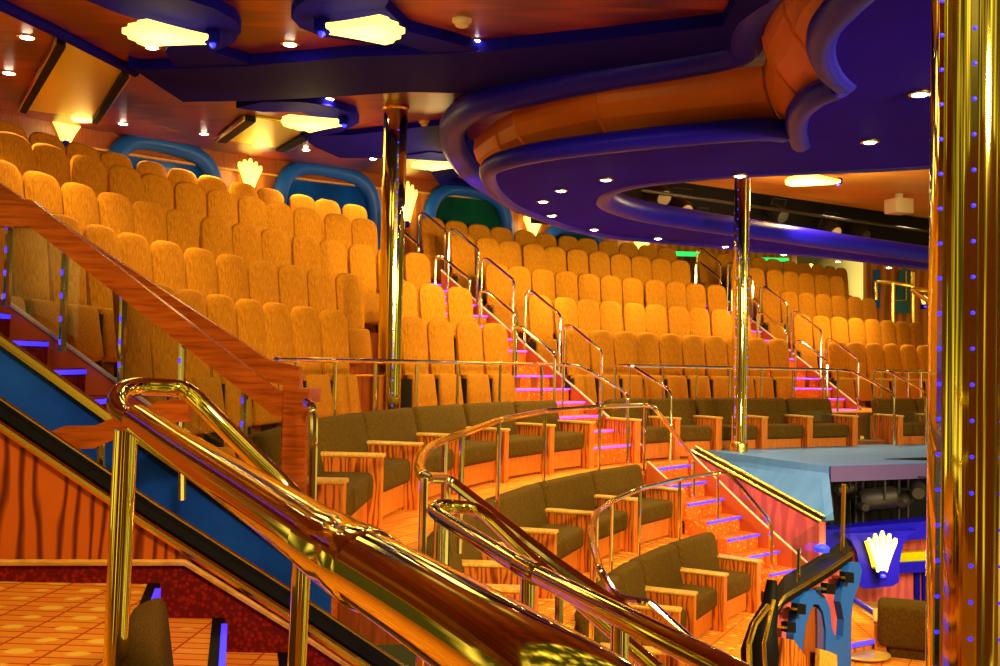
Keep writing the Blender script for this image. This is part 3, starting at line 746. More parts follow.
# lighting void behind the opening
va, vb = e1 - ext * 3.8, e2 + ext * 5
struct(MB().slab([Vector((va.x, va.y, 2.2)), Vector((vb.x, vb.y, 3.3)), Vector((vb.x, vb.y, 5)), Vector((va.x, va.y, 5))], (-.25, .17, 0)).build('wall_void', 'black'))
def stage_light(u, v, y, s, label, m='black', lens='amber', yaw=0.5):
    p = uy(u, v, y); r_ = empty('stage_light', p, yaw, label, 'stage light', 'stage lights in the dark opening')
    r_.rotation_euler = (.5, 0, yaw)
    MB().lathe([(.10 * s, -.16 * s), (.12 * s, .0), (.12 * s, .14 * s), (.10 * s, .2 * s)], (0, 0, 0), 14, Matrix.Rotation(PI / 2, 4, 'X')).build('housing', 'dark', r_)
    MB().lathe([(.0, -.205 * s), (.09 * s, -.2 * s), (.09 * s, -.19 * s)], (0, 0, 0), 14, Matrix.Rotation(PI / 2, 4, 'X') @ Matrix.Rotation(PI, 4, 'X')).build('lens', lens, r_)
    b = MB(); b.tube([(-.14 * s, 0, 0), (-.14 * s, 0, .22 * s), (.14 * s, 0, .22 * s), (.14 * s, 0, 0)], .012, 6); b.build('yoke', 'dark', r_)
for u, v, s, lab, ln in ((654, 209, 1.0, 'small amber stage light, leftmost in the dark opening', 'amber'), (684, 215, 1.0, 'small amber stage light, middle one of three in the dark opening', 'amber'),
                     (700, 217, 1.0, 'small amber stage light nearest the thin column', 'amber'), (655, 192, 1.8, 'dark stage lamp tilted at the upper left of the opening', 'cream'),
                     (677, 206, 1.8, 'stage lamp with pale violet face left of the thin column', 'cream'), (826, 228, 2.0, 'grey stage lamp hanging right of centre in the dark opening', 'cream'),
                     (775, 212, 1.6, 'dark stage lamp right of the thin column', 'dark'), (858, 232, 1.6, 'dark stage lamp further right in the opening', 'dark')):
    stage_light(u, v, 14.9 + (u - 606) * .030, s * .8, lab, 'black', ln)
a, b = uy(640, 190, 15.6), uy(960, 236, 24.5)
tag(MB().tube([a, b], .03, 8).build('lighting_bar', 'dark'), 'dark lighting bar running across the black opening', 'bar')
p = uc(899, 192, .0); r_ = empty('ceiling_box', p, .3, 'pale box hung from the far orange ceiling', 'speaker box')
MB().rbox(-.20, .20, -.18, .18, -.42, -.14, .02, 2).build('body', 'cream', r_); MB().box(-.05, .05, -.05, .05, -.15, 0).build('mount', 'cream', r_)

# ------------------------------------------------------------------ downlights and detectors
DL = []
def downlight(p, label, r=.05, dot=False):
    o = empty('downlight', p, 0, label, 'light', 'recessed downlights')
    MB().lathe([(r * 1.5, 0), (r * 1.5, -.012), (r * 1.05, -.016), (r * 1.0, -.004)], (0, 0, 0), 14).build('bezel', 'gold', o)
    MB().lathe([(r, -.010), (r * .7, -.022), (r * .1, -.026)], (0, 0, 0), 14).build('lens', 'lamp', o)
    DL.append(p)
for u, v, lab in ((27, 36, 'lit downlight at top left beside the olive panel'), (9, 72, 'lit downlight at far left edge of ceiling'), (290, 43, 'lit downlight left of the top centre shell lamp'),
                  (329, 98, 'lit downlight under the dark beam left of the column'), (123, 123, 'lit downlight between the olive panels'), (204, 133, 'lit downlight just left of the smaller olive panel'),
                  (306, 149, 'lit downlight right of the smaller olive panel'), (373, 158, 'lit downlight touching the brass column'), (475, 40, 'lit downlight on wood ceiling right of the top centre lamp'),
                  (608, 39, 'lit downlight at the edge of the wood ceiling above the canopy'), (152, 46, 'lit downlight beneath the top left shell lamp'), (310, 128, 'lit downlight under the shell lamp near the column'),
                  (850, 195, 'lit downlight on far orange ceiling left of the pale box'), (916, 208, 'lit downlight on far orange ceiling right of the pale box')):
    downlight(uc(u, v, .0), lab, .055)
for u, v, lab in ((920, 93, 'large lit downlight on the violet canopy beside the big column'), (870, 141, 'lit downlight on the violet canopy below the large one'), (606, 179, 'lit downlight at the left tip of the canopy opening'),
                  (561, 190, 'lit downlight on the canopy, second of the left cluster'), (543, 201, 'lit downlight on the canopy, leftmost of the cluster'), (552, 215, 'lit downlight on the canopy, lowest of the left cluster'),
                  (740, 175, 'lit downlight on the canopy at the top of the thin column'), (594, 229, 'lit downlight on the rear rim of the canopy, first from left'), (658, 238, 'lit downlight on the rear rim of the canopy, second from left'),
                  (725, 246, 'lit downlight on the rear rim beside the thin column'), (784, 254, 'lit downlight on the rear rim right of the thin column'), (838, 261, 'lit downlight on the rear rim, second right of the thin column'), (889, 267, 'lit downlight on the rear rim nearest the big column')):
    downlight(uz(u, v, ZS - .005), lab, .055)
for u, v, lab in ((462, 19, 'round white smoke detector on the wood ceiling at top'), (425, 121, 'round white smoke detector right of the brass column')):
    o = empty('smoke_detector', uc(u, v), 0, lab, 'smoke detector')
    MB().lathe([(.075, 0), (.075, -.025), (.06, -.03)], (0, 0, 0), 16).build('base', 'cream', o); MB().lathe([(.05, -.03), (.05, -.055), (.03, -.065)], (0, 0, 0), 16).build('sensor', 'cream', o)

# ------------------------------------------------------------------ columns
def column(u, v, y, r, zb, ztp, label, leds=(), ring=True):
    p = uy(u, v, y); o = empty('column', (p.x, p.y, zb), 0, label, 'column')
    MB().lathe([(r, 0), (r, ztp - zb)], (0, 0, 0), 40).build('shaft', 'brass', o)
    MB().lathe([(r * 1.0, 0), (r * 1.18, 0), (r * 1.18, .10), (r * 1.05, .14), (r, .15)], (0, 0, 0), 40).build('base_ring', 'gold', o)
    MB().lathe([(r, ztp - zb - .06), (r * 1.14, ztp - zb - .04), (r * 1.14, ztp - zb)], (0, 0, 0), 40).build('collar', 'gold', o)
    for a in leds:
        x, yy = r * math.cos(a), r * math.sin(a)
        st = MB().box(-.012, .012, -.010, .010, .1, ztp - zb - .1).build('light_strip', 'steel', o); st.location = (x, yy, 0); st.rotation_euler = (0, 0, a + PI / 2)
        b = MB(); zz = .2
        while zz < ztp - zb - .2:
            b.lathe([(.002, 0), (.009, .004), (.009, .012), (.002, .016)], (x + .012 * math.cos(a), yy + .012 * math.sin(a), zz), 6); zz += .14
        k = b.build('leds', 'led', st); k.matrix_parent_inverse = (Matrix.Translation((x, yy, 0)) @ Matrix.Rotation(a + PI / 2, 4, 'Z')).inverted()
    return o
column(390, 350, 11.25, .135, FL[0], zc(11.25), 'tall polished brass column in front of the left seat block', (-1.2,))  # its light strip stands in for small lights reflected in the brass
column(740, 350, 14.2, .11, -1.2, zc(14.2), 'slim polished brass column before the middle seat block', (-2.3, -.9))
column(972, 350, 4.05, .165, -3.2, 2.0, 'huge polished brass column at the right edge, nearest the camera', (-2.0, -1.35, -2.75))

# ------------------------------------------------------------------ stairs and balustrade at the left side
YS0, YS1 = 5.5, 6.2
SL = .165 / .24
def zst(x): return -.26 - (x + 2.32) * SL
root = empty('side_stairs', (-1.5, 5.85, ZA), 0, 'red side stairs with blue light strips under the wooden handrail at left', 'stairs'); inv = Matrix.Translation(-root.location)
for i in range(-7, 7):
    x = -2.32 + .24 * i; z = -.26 - .165 * i
    if z < ZA: break
    s = MB().box(x - .26, x, YS0, YS1, z - .25, z).build('step', 'red' if i < 1 else 'step', root, smooth=False); adj(s)
    l = MB().box(x, x + .012, YS0 + .05, YS1 - .02, z - .035, z - .008).build('led_strip', 'led', s); adj(l)
def slope_poly(x0, x1, za, zb_): return [Vector((x0, 0, zst(x0) + za)), Vector((x1, 0, zst(x1) + za)), Vector((x1, 0, zst(x1) + zb_)), Vector((x0, 0, zst(x0) + zb_))]
o = MB().slab([p + Vector((0, YS1, 0)) for p in slope_poly(-4.2, -1.2, -.25, .06)], (0, .04, 0)).build('stringer', 'stringer', root); adj(o)
o = MB().tube([Vector((-4.2, YS1 - .01, zst(-4.2) + .06)), Vector((-2.66, YS1 - .01, zst(-2.66) + .06)), Vector((-1.2, YS1 - .01, zst(-1.2) + .06))], .014, 6).build('stringer_cap', 'white', root); adj(o)
# near stringer cap (brass) and the blue wall beneath
capA = [uy(u, v, 5.42) for u, v in ((-120, 248), (0, 338), (52, 375), (110, 417), (200, 481), (330, 577))]
tag(MB().tube([p + Vector((0, -.01, 0)) for p in capA], .03, 8).build('stair_edging', 'gold'), 'brass edging along the top of the blue stair wall', 'edging')
wl = [capA[0], capA[-1], capA[-1] + Vector((0, 0, -1.6)), capA[0] + Vector((0, 0, -3.6))]
struct(MB().slab([p + Vector((0, .02, -.03)) for p in wl], (0, .05, 0)).build('wall_stairwell', 'blue'))
# wooden balustrade
bal = empty('wooden_balustrade', (-1.3, 6.2, ZA), 0, 'wooden stair balustrade with broad sloping handrail and glass at left', 'balustrade'); inv = Matrix.Translation(-bal.location)
YB = 5.9
def wrail(pix, y, hh, dep, name='handrail', mt='woodrail'):
    pts = [uy(u, v, y) for u, v in pix]; b = MB(); rows = []
    for p in pts: rows.append([p + Vector((0, -dep / 2, -hh / 2)), p + Vector((0, dep / 2, -hh / 2)), p + Vector((0, dep / 2, hh / 2)), p + Vector((0, -dep / 2, hh / 2))])
    b.grid(rows, closed=True); b.add(rows[0], [(0, 1, 2, 3)]); b.add(rows[-1], [(0, 1, 2, 3)])
    o = b.build(name, mt, bal, smooth=False); adj(o); return o
wrail([(-80, 213), (33, 214), (278, 404), (309, 402)], 5.55, .15, .07)
wrail([(-80, 136), (0, 194), (268, 370), (300, 378)], 5.85, .13, .07)
p = uy(297, 400, 5.55); o = MB().box(p.x - .065, p.x + .06, p.y - .05, p.y + .05, ZA, p.z + .06).build('newel_post', 'woodrail', bal); adj(o)
p2 = uy(292, 400, 5.85); o = MB().box(p2.x - .05, p2.x + .05, p2.y - .04, p2.y + .04, ZA, p2.z + .14).build('newel_post', 'woodrail', bal); adj(o)
o = MB().box(p.x - .02, p.x + .07, 5.52, 5.90, p.z - .02, p.z + .06).build('rail_return', 'woodrail', bal); adj(o)
for u, vt, vf in ((10, 214, 306), (66, 240, 352), (124, 285, 398), (183, 330, 440), (245, 380, 480)):
    a, b_ = uy(u, vt, 5.62), uy(u, vf, 5.62)
    k = MB().tube([a, Vector((a.x, a.y, b_.z))], .022, 8).build('post', 'steel', bal); adj(k)
    z = b_.z + .04
    while z < a.z - .05:
        k2 = MB().box(a.x - .012, a.x + .0, a.y - .026, a.y - .018, z, z + .03).build('led', 'led', k); adj(k2); z += .13
g = [uy(10, 222, 5.60), uy(36, 224, 5.60), uy(280, 412, 5.60), uy(280, 505, 5.60), uy(10, 306, 5.60)]
k = MB().slab(g, (0, .012, 0)).build('glass_pane', 'glass', bal, smooth=False); adj(k)
# lower wooden rail seen past the stairwell
o = empty('wooden_handrail', uy(70, 440, 4.9), 0, 'short lower wooden handrail behind the big brass rail at left', 'railing'); inv = Matrix.Translation(-o.location)
for nm_, pix in (('rail', [(44, 446), (66, 437), (96, 437), (116, 428), (138, 424), (160, 412), (190, 410)]),):
    pts = [uy(u, v, 4.95) for u, v in pix]; b = MB(); rows = [[p + Vector((0, -.03, -.055)), p + Vector((0, .03, -.055)), p + Vector((0, .03, .055)), p + Vector((0, -.03, .055))] for p in pts]
    b.grid(rows, closed=True); b.add(rows[0], [(0, 1, 2, 3)]); b.add(rows[-1], [(0, 1, 2, 3)])
    k = b.build('rail', 'woodrail', o, smooth=False); adj(k)
for u in (101, 182):
    a = uy(u, 432, 4.95); b_ = uy(u, 500, 4.95); k = MB().tube([a, b_], .02, 8).build('bracket', 'steel', o); adj(k)
# ------------------------------------------------------------------ near landing: wood panel wall with brass cap, carpet, steps
YW = 4.6; ZL = -1.05
cap = [uy(-160, 312, YW), uy(0, 424, YW), uy(145, 522, YW), uy(292, 616, YW), uy(420, 702, YW)]
wb = [uy(-160, 562, YW), uy(186, 562, YW), uy(290, 626, YW), uy(420, 712, YW)]
struct(MB().slab([p + Vector((0, 0, -.02)) for p in cap] + wb[::-1], (0, .08, 0)).build('wall_landing', 'wood'))
sk = [wb[0], wb[1], wb[2], wb[3], wb[3] + Vector((0, 0, -.6)), Vector((wb[1].x, YW, -1.9)), Vector((wb[0].x, YW, -1.9))]
struct(MB().slab(sk, (0, .08, 0)).build('baseboard_landing', 'red'))
struct(MB().tube([p + Vector((0, -.012, 0)) for p in wb], .016, 6).build('trim_8', 'cap'))
o = empty('wall_capping', cap[1], 0, 'black and gold sloping capping on the wood panel wall at left', 'capping'); inv = Matrix.Translation(-o.location)
k = MB().tube([p + Vector((0, -.02, 0)) for p in cap], .022, 8).build('edge', 'gold', o); adj(k)
k = MB().tube([p + Vector((0, .04, .04)) for p in cap], .045, 8).build('cap', 'black', o); adj(k)
k = MB().tube([p + Vector((0, .09, .075)) for p in cap], .014, 8).build('edge', 'gold', o); adj(k)
x1 = -1.50
struct(MB().prism([(-5, 1.2), (x1 + .86, 1.2), (x1 - .03, YW), (-5, YW)], ZL - .2, ZL - .002).build('floor', 'carpet2'))
root = empty('landing_steps', (x1, 3.0, ZL - .3), 0, 'carpeted steps with blue light strips descending from the near landing', 'stairs'); inv = Matrix.Translation(-root.location)
def shx(x, y): return x + (YW - y) * .26
for i in range(0, 7):
    x = x1 + .30 * i - .03; z = ZL - .15 * i
    q_ = [(shx(x - .34, 2.75), 2.75), (shx(x, 2.75), 2.75), (shx(x, YW), YW), (shx(x - .34, YW), YW)]
    s = MB().prism(q_, z - .2, z).build('step', 'carpet2', root, smooth=False); adj(s)
    q_ = [(shx(x - .055, 2.75), 2.75), (shx(x + .002, 2.75), 2.75), (shx(x + .002, YW), YW), (shx(x - .055, YW), YW)]
    k = MB().prism(q_, z - .03, z + .005).build('nosing', 'black', s, smooth=False); adj(k)
    q_ = [(shx(x - .012, 3.6), 3.6), (shx(x + .014, 3.6), 3.6), (shx(x + .014, 4.48), 4.48), (shx(x - .012, 4.48), 4.48)]
    k = MB().prism(q_, z - .03, z + .010).build('led_strip', 'led', s, smooth=False); adj(k)
struct(MB().box(-5, 1.2, -.5, 2.75, -2.4, -1.50).build('floor', 'carpet2'))
# stairwell floor beyond the panel wall
struct(MB().box(-5, -.75, YW + .08, YS0, -2.5, -2.2).build('floor', 'carpet2'))
near_chair = lounge(Vector((-.84, 2.62, -1.54)), 1.88, .85, False, 'dark olive lounge chair, nearest the camera behind the big brass handrail', 'near lounge chairs')
near_chair.scale = (1, .55, 1)
# ------------------------------------------------------------------ big brass handrails in the foreground
def smoothpts(pts, n=6): return smooth_loop([Vector(p) for p in pts], n)
big = smoothpts([uy(640, 742, .60), uy(560, 690, .64), uy(420, 601, .86), uy(335, 550, 1.08), uy(250, 494, 1.48), uy(175, 445, 2.05), uy(138, 420, 2.42)])
root = empty('brass_handrail', big[0], 0, 'massive polished brass handrail crossing the left foreground', 'railing'); inv = Matrix.Translation(-root.location)
k = MB().tube(big, .037, 28).build('rail', 'brass', root); adj(k)
ca, cb = uy(372, 572, .98), uy(338, 552, 1.07); k = MB().tube([lerp(ca, cb, -.15), lerp(ca, cb, .0), lerp(ca, cb, .1), lerp(ca, cb, .5), lerp(ca, cb, .55), lerp(ca, cb, 1.0), lerp(ca, cb, 1.6)], [.0372, .0405, .0405, .0405, .0395, .0395, .0375], 28).build('collar', 'brass', root); adj(k)
loop = smoothpts([uy(142, 423, 2.40), uy(126, 416, 2.52), uy(117, 404, 2.62), uy(121, 392, 2.72), uy(135, 387, 2.80), uy(155, 387, 2.85), uy(180, 389, 2.9), uy(194, 397, 2.88), uy(212, 415, 2.86), uy(250, 453, 2.84), uy(282, 484, 2.82), uy(296, 500, 2.8), uy(302, 516, 2.8), uy(303, 540, 2.8)])
k = MB().tube(loop, .0265, 18).build('return_rail', 'brass', root); adj(k)
a = uy(126, 430, 2.44); k = MB().tube([a, Vector((a.x - .02, a.y, ZL - .45))], .028, 14).build('post', 'brass', root); adj(k)
a = uy(303, 535, 2.8); k = MB().tube([a, Vector((a.x - .02, a.y, -1.5))], .026, 12).build('post', 'brass', root); adj(k)
a = uy(318, 405, 5.3); 
tag(MB().tube([uy(312, 520, 5.3), uy(314, 418, 5.3), uy(312, 406, 5.3), uy(306, 402, 5.35)], .022, 8, .05).build('rail_post', 'steel'), 'slim steel post hooked beside the wooden newel post', 'post')
# second pair
n2 = smoothpts([uy(800, 716, 1.65), uy(740, 676, 1.75), uy(640, 626, 2.05), uy(527, 569, 2.62), uy(480, 541, 2.95), uy(440, 516, 3.3)])
root = empty('brass_handrail', n2[0], 0, 'polished brass handrail running down at bottom centre', 'railing'); inv = Matrix.Translation(-root.location)
k = MB().tube(n2, .0255, 18).build('rail', 'brass', root); adj(k)
lp = smoothpts([uy(440, 516, 3.3), uy(434, 510, 3.38), uy(440, 506, 3.45), uy(460, 507, 3.5), uy(476, 510, 3.5), uy(490, 520, 3.45), uy(530, 558, 3.3), uy(600, 620, 3.05), uy(660, 672, 2.85)])
k = MB().tube(lp, .024, 14).build('return_rail', 'brass', root); adj(k)
a, b_ = uy(520, 565, 2.67), uy(536, 574, 2.55); k = MB().tube([a, b_], .029, 18).build('collar', 'brass', root); adj(k)
for u, v, y in ((440, 520, 3.3), (528, 572, 2.6), (620, 618, 2.15)):
    a = uy(u, v, y); k = MB().tube([a, Vector((a.x, a.y, -2.05))], .02, 12).build('post', 'steel', root); adj(k)

# ------------------------------------------------------------------ lower hall at the right
YL = 13.0; ZF = -3.0
def wp(u, v, y=YL): return uy(u, v, y)
struct(MB().slab([wp(820, 530), wp(1010, 522), wp(1010, 604), wp(820, 604)], (0, .1, 0)).build('wall_lower', 'pinkwood'))
struct(MB().slab([wp(815, 462, 13.4), wp(1010, 455, 13.4), wp(1010, 535, 13.4), wp(815, 540, 13.4)], (0, .1, 0)).build('wall_recess', 'black'))
struct(MB().prism([(0.5, 6.6), (9, 6.6), (9, 14), (2.6, 14)], ZF - .1, ZF).build('floor', 'stone'))
bm_ = struct(MB().slab([wp(824, 530, 12.6), wp(1010, 514, 12.6), wp(1010, 530, 12.6), wp(824, 549, 12.6)], (0, .3, 0)).build('trim_9', 'navyroll'))
struct(MB().slab([wp(895, 563, 12.8), wp(1010, 556, 12.8), wp(1010, 566, 12.8), wp(895, 574, 12.8)], (0, .15, 0)).build('trim_10', 'navyroll'))
struct(MB().slab([wp(898, 553, 12.85), wp(1010, 547, 12.85), wp(1010, 555, 12.85), wp(898, 562, 12.85)], (0, .1, 0)).build('trim_11', 'olivepanel'))
br = [(838, 534), (851, 540), (857, 552), (859, 566), (859, 584), (864, 589), (893, 586), (899, 582), (900, 560), (903, 545), (909, 536), (918, 530)]
root = empty('sconce_bracket', wp(880, 585, 12.4), 0, 'blue shield shaped bracket holding the lower shell lamp', 'bracket'); inv = Matrix.Translation(-root.location)
k = MB().slab([wp(u, v, 12.45) for u, v in br], (0, .12, 0)).build('shield', 'navyroll', root); adj(k)
k = MB().slab([wp(u, v, 12.42) for u, v in ((864, 541), (869, 556), (872, 568), (880, 577), (888, 568), (892, 556), (898, 540))], (0, .05, 0)).build('inlay', 'gold', root); adj(k)
shell_lamp(wp(880, 571, 12.36), (0, 0, .1), .50, .20, 'big lit shell lamp on the blue bracket at lower right', 'shellhot', 25, 'wall_sconce')
for i, (u0, u1) in enumerate(((915, 920), (923, 927))):
    tag(MB().slab([wp(u0, 573, 12.95), wp(u1, 573, 12.95), wp(u1, 606, 12.95), wp(u0, 606, 12.95)], (0, .06, 0)).build('wall_strip', 'navy'), f"narrow dark upright strip on the lower wall, {('left', 'right')[i]} one of the pair", 'strip')
# equipment in the recess
for i, (u, v, s) in enumerate(((880, 498, .34), (845, 488, .18), (905, 500, .2), (918, 490, .24), (862, 505, .16))):
    p = wp(u, v, 12.9); r_ = empty('stage_projector', p, .4 * i, ('large dark barrel projector in the black recess', 'small lamp with violet lenses at the left end of the recess', 'small dark lamp right of the barrel projector', 'dark lamp with tilted frame nearest the big column in the recess', 'small dark lamp left of the barrel projector')[i], 'projector', 'equipment in the recess')
    MB().lathe([(s * .3, -s * .8), (s * .42, -s * .6), (s * .42, s * .5), (s * .34, s * .6)], (0, 0, 0), 16, Matrix.Rotation(1.45, 4, 'Y')).build('housing', 'dark', r_)
    b = MB(); b.tube([(0, -s * .5, -.0), (0, -s * .5, s * .7), (0, s * .5, s * .7), (0, s * .5, 0)], .012, 6); b.build('yoke', 'dark', r_)
    MB().lathe([(.0, s * .61), (s * .28, s * .62), (s * .3, s * .6)], (0, 0, 0), 12, Matrix.Rotation(-1.69, 4, 'Y')).build('lens', 'ledviolet' if i == 1 else 'cream', r_)
for i, u in enumerate((832, 856, 863, 899, 908)):
    a, b_ = wp(u, 474, 13.1), wp(u, 524, 13.1)
    tag(MB().tube([a, b_], .02, 6).build('upright_pole', 'dark'), f'thin dark pole in the black recess, {ORD[i + 1]} from left', 'pole', 'poles in the recess')
# small stage steps, tables and chair on the lower floor
root = empty('stage_ramp', wp(855, 615, 11.6), 0, 'low red carpeted platform with blue lit edges on the lower floor', 'platform'); inv = Matrix.Translation(-root.location)
q = [uz(u, v, ZF + .45) for u, v in ((838, 598), (852, 600), (889, 625), (887, 632), (838, 641))]
k = MB().prism([(p.x, p.y) for p in q], ZF, ZF + .40).build('platform', 'carpet2', root, smooth=False); adj(k)
k = MB().tube([q[0] + Vector((0, 0, .02)), q[1] + Vector((0, 0, .02)), q[2] + Vector((0, 0, .02))], .03, 8).build('edge', 'navyroll', root); adj(k)
k = MB().tube([q[4] + Vector((0, -.02, -.06)), q[3] + Vector((0, -.02, -.06))], .025, 6).build('led_strip', 'led', root); adj(k)
for u, v, y, lab in ((912, 616, 11.6, 'small round pedestal table near the wall on the lower floor'), (861, 651, 9.6, 'small round pedestal table nearer, beside the blue booth')):
    p = uy(u, v, y); r_ = empty('round_table', (p.x, p.y, ZF), 0, lab, 'table'); h = p.z - ZF
    MB().lathe([(.25, h - .03), (.27, h - .015), (.25, h)], (0, 0, 0), 24).build('table_top', 'stone', r_); MB().lathe([(.03, .02), (.03, h - .03)], (0, 0, 0), 12).build('pedestal', 'gold', r_); MB().lathe([(.18, 0), (.17, .02), (.03, .04)], (0, 0, 0), 20).build('foot', 'gold', r_)
p = uy(905, 652, 9.6); lounge(Vector((p.x, p.y, ZF - .0)), PI - .35, .55, True, 'brown armchair on the lower floor at the foot of the big column', 'lower floor chairs')

# ------------------------------------------------------------------ blue and wood booth at lower right
pa, pb = uy(778, 640, 6.3), uy(858, 600, 7.3); bdir = (pb - pa); bdir.z = 0; bn = Vector((bdir.y, -bdir.x, 0)).normalized()
def bp(x, y, push=0.0):
    u, v = 740 + x / 5.0, 540 + y / 5.0; d = ray(u, v); q = pa + bn * push; return d * (q.dot(bn) / d.dot(bn))
booth = empty('control_booth', pa, 0, 'curved booth front of wood and blue scrolls with black counter at lower right', 'booth'); inv = Matrix.Translation(-booth.location)
def bpart(name, pts, m, push, thick, par=None, smooth=False):
    k = MB().slab([bp(x, y, push) for x, y in pts], -bn * thick).build(name, m, par or booth, smooth=smooth); adj(k); return k
bpart('front_panel', [(175, 400), (230, 330), (330, 265), (450, 190), (560, 110), (600, 120), (600, 210), (560, 300), (556, 700), (150, 700)], 'pinkwood', 0, .10)
scroll = [(265, 640), (268, 480), (283, 370), (300, 300), (335, 262), (380, 250), (425, 280), (450, 340), (460, 440), (485, 505), (515, 480), (520, 400), (503, 310), (515, 230), (555, 112), (595, 112), (610, 150), (600, 210), (568, 300), (555, 400), (555, 700), (425, 700), (430, 450), (415, 360), (395, 325), (370, 320), (345, 370), (325, 450), (312, 560), (308, 640)]
bpart('blue_scroll', scroll, 'archblue', .05, .05)
bpart('arch_recess', [(345, 380), (370, 330), (395, 335), (412, 370), (425, 450), (420, 700), (310, 700), (325, 460)], 'frieze', .02, .02)
bpart('arch_shadow_board', [(385, 340), (412, 370), (427, 450), (424, 700), (385, 700), (388, 440)], 'fascia', .035, .01)
bpart('low_door', [(400, 545), (440, 555), (485, 575), (488, 700), (395, 700)], 'cap', .09, .03)
bpart('low_door', [(215, 490), (270, 500), (340, 600), (340, 700), (200, 700)], 'armwood', .09, .03)
for i, (x, y) in enumerate(((308, 346), (258, 438), (455, 245), (548, 188))):
    k = bpart('fixture', [(x - 22, y - 28), (x + 22, y - 24), (x + 22, y + 28), (x - 22, y + 24)], 'black', .10, .04)
    bpart('fixture_arm', [(x - 40, y - 6), (x - 20, y - 6), (x - 20, y + 6), (x - 40, y + 6)], 'gold', .10, .05, k)
top = [bp(x, y, 0.03) for x, y in ((160, 420), (225, 322), (330, 258), (450, 182), (540, 118), (560, 102))]
back = Vector((.17, .62, 0))
q = MB(); q.grid([[p, p + back, p + back + Vector((0, 0, .05)), p + Vector((0, 0, .05))] for p in top], closed=True)
k = q.build('counter', 'black', booth); adj(k)
k = MB().tube([p + Vector((0, 0, .05)) for p in top], .014, 6).build('edge', 'gold', booth); adj(k)
# tall near end of the booth (dark glossy post)
k = MB().tube([bp(x, y, .15) for x, y in ((95, 700), (100, 560), (115, 440), (150, 330), (160, 200))], [.10, .11, .08, .05, .03], 14).build('end_post', 'black', booth); adj(k)
k = MB().tube([bp(x, y, .26) for x, y in ((50, 700), (45, 520), (75, 420), (140, 330))], .016, 8).build('end_rail', 'gold', booth); adj(k)
k = MB().tube([bp(x, y, .26) for x, y in ((130, 700), (120, 520), (150, 380), (170, 300))], .012, 8).build('end_rail', 'gold', booth); adj(k)
for nm_, pp in (('glass on the counter of the blue booth', [uy(792, 602, 6.9), uy(850, 556, 7.7), uy(850, 500, 7.7), uy(792, 540, 6.9)]),):
    r_ = empty('booth_glass', pp[0], 0, 'clear glass screen standing ' + nm_[5:], 'glass screen'); inv3 = Matrix.Translation(-r_.location)
    k = MB().slab(pp, (.01, .01, 0)).build('pane', 'glass', r_, smooth=False); adj(k)
    k = MB().tube([uy(842, 560, 7.35), uy(844, 484, 7.35)], .016, 8).build('post', 'gold', r_); adj(k)
    k = MB().tube([uy(798, 604, 6.65), uy(799, 548, 6.65)], .012, 8).build('post', 'steel', r_); adj(k)
b = MB().lathe([(.0, 0), (.05, .01), (.055, .04), (.03, .06)], (0, 0, 0), 12).build('blue_spot', 'bluedot'); b.location = uy(822, 553, 7.2)
tag(b, 'small glowing blue lamp behind the booth glass', 'lamp')

# ------------------------------------------------------------------ far right end: doors, posts
YR = 25.5
struct(MB().slab([uy(866, 258, YR), uy(1000, 258, YR), uy(1000, 345, YR), uy(866, 345, YR)], (0, .2, 0)).build('wall_right', 'wallwood'))
root = empty('door', uy(902, 312, YR - .1), 0, 'blue door with gold inset frame at the far right end', 'door'); inv = Matrix.Translation(-root.location)
k = MB().slab([uy(u, v, YR - .1) for u, v in ((900, 270), (913, 270), (913, 313), (893, 313), (896, 295))], (0, .08, 0)).build('leaf', 'bluedoor', root, smooth=False); adj(k)
k = MB().tube([uy(u, v, YR - .12) for u, v in ((906, 271), (906, 300), (889, 301))], .03, 6).build('frame', 'gold', root); adj(k)
k = MB().slab([uy(u, v, YR - .1) for u, v in ((874, 270), (880, 270), (880, 308), (874, 308))], (0, .08, 0)).build('side_panel', 'archblue', root, smooth=False); adj(k)
rail('end_railing', [uy(876, 300, 23.5), uy(876, 281, 23.5), uy(894, 283, 23.5), uy(913, 286, 23.5), uy(913, 272, 23.5)], 'yellow metal railing before the blue door at far right', [(uy(893, 283, 23.5), .9), (uy(913, 286, 23.5), .7)], r=.045, m='gold', rp=.05, fillet=.05)
rail('end_railing', [uy(934, 318, 22.5), uy(934, 290, 22.5), uy(911, 289, 22.5), uy(934, 306, 22.5)], 'yellow metal handrail beside the big column at far right', [], r=.05, m='gold', fillet=.05)
shell_lamp(uy(922, 305, 23), (0, 0, .5), .22, .12, 'small lit lamp with blue base beyond the right block', 'shell', 4, 'wall_sconce')
tag(MB().rbox(-.35, .35, -.05, .05, -.05, .05, .02, 2).build('exit_light', 'green'), 'green lit exit light bar above the middle block', 'sign').location = uy(690, 254, 22.5)
tag(MB().rbox(-.38, .38, -.05, .05, -.04, .04, .02, 2).build('exit_light', 'green'), 'green lit light bar just right of the slim column', 'sign').location = uy(773, 259.5, 24.2)

# unseen dark piers with gaps, added behind the viewer to streak the brass reflections
for x0, x1 in ((-6.0, -2.6), (-1.9, .3), (.8, 2.4), (3.2, 6.5)):
    struct(MB().box(x0, x1, -3.2, -3.0, -3.2, 2.6).build('reflection_pier', 'frieze'))
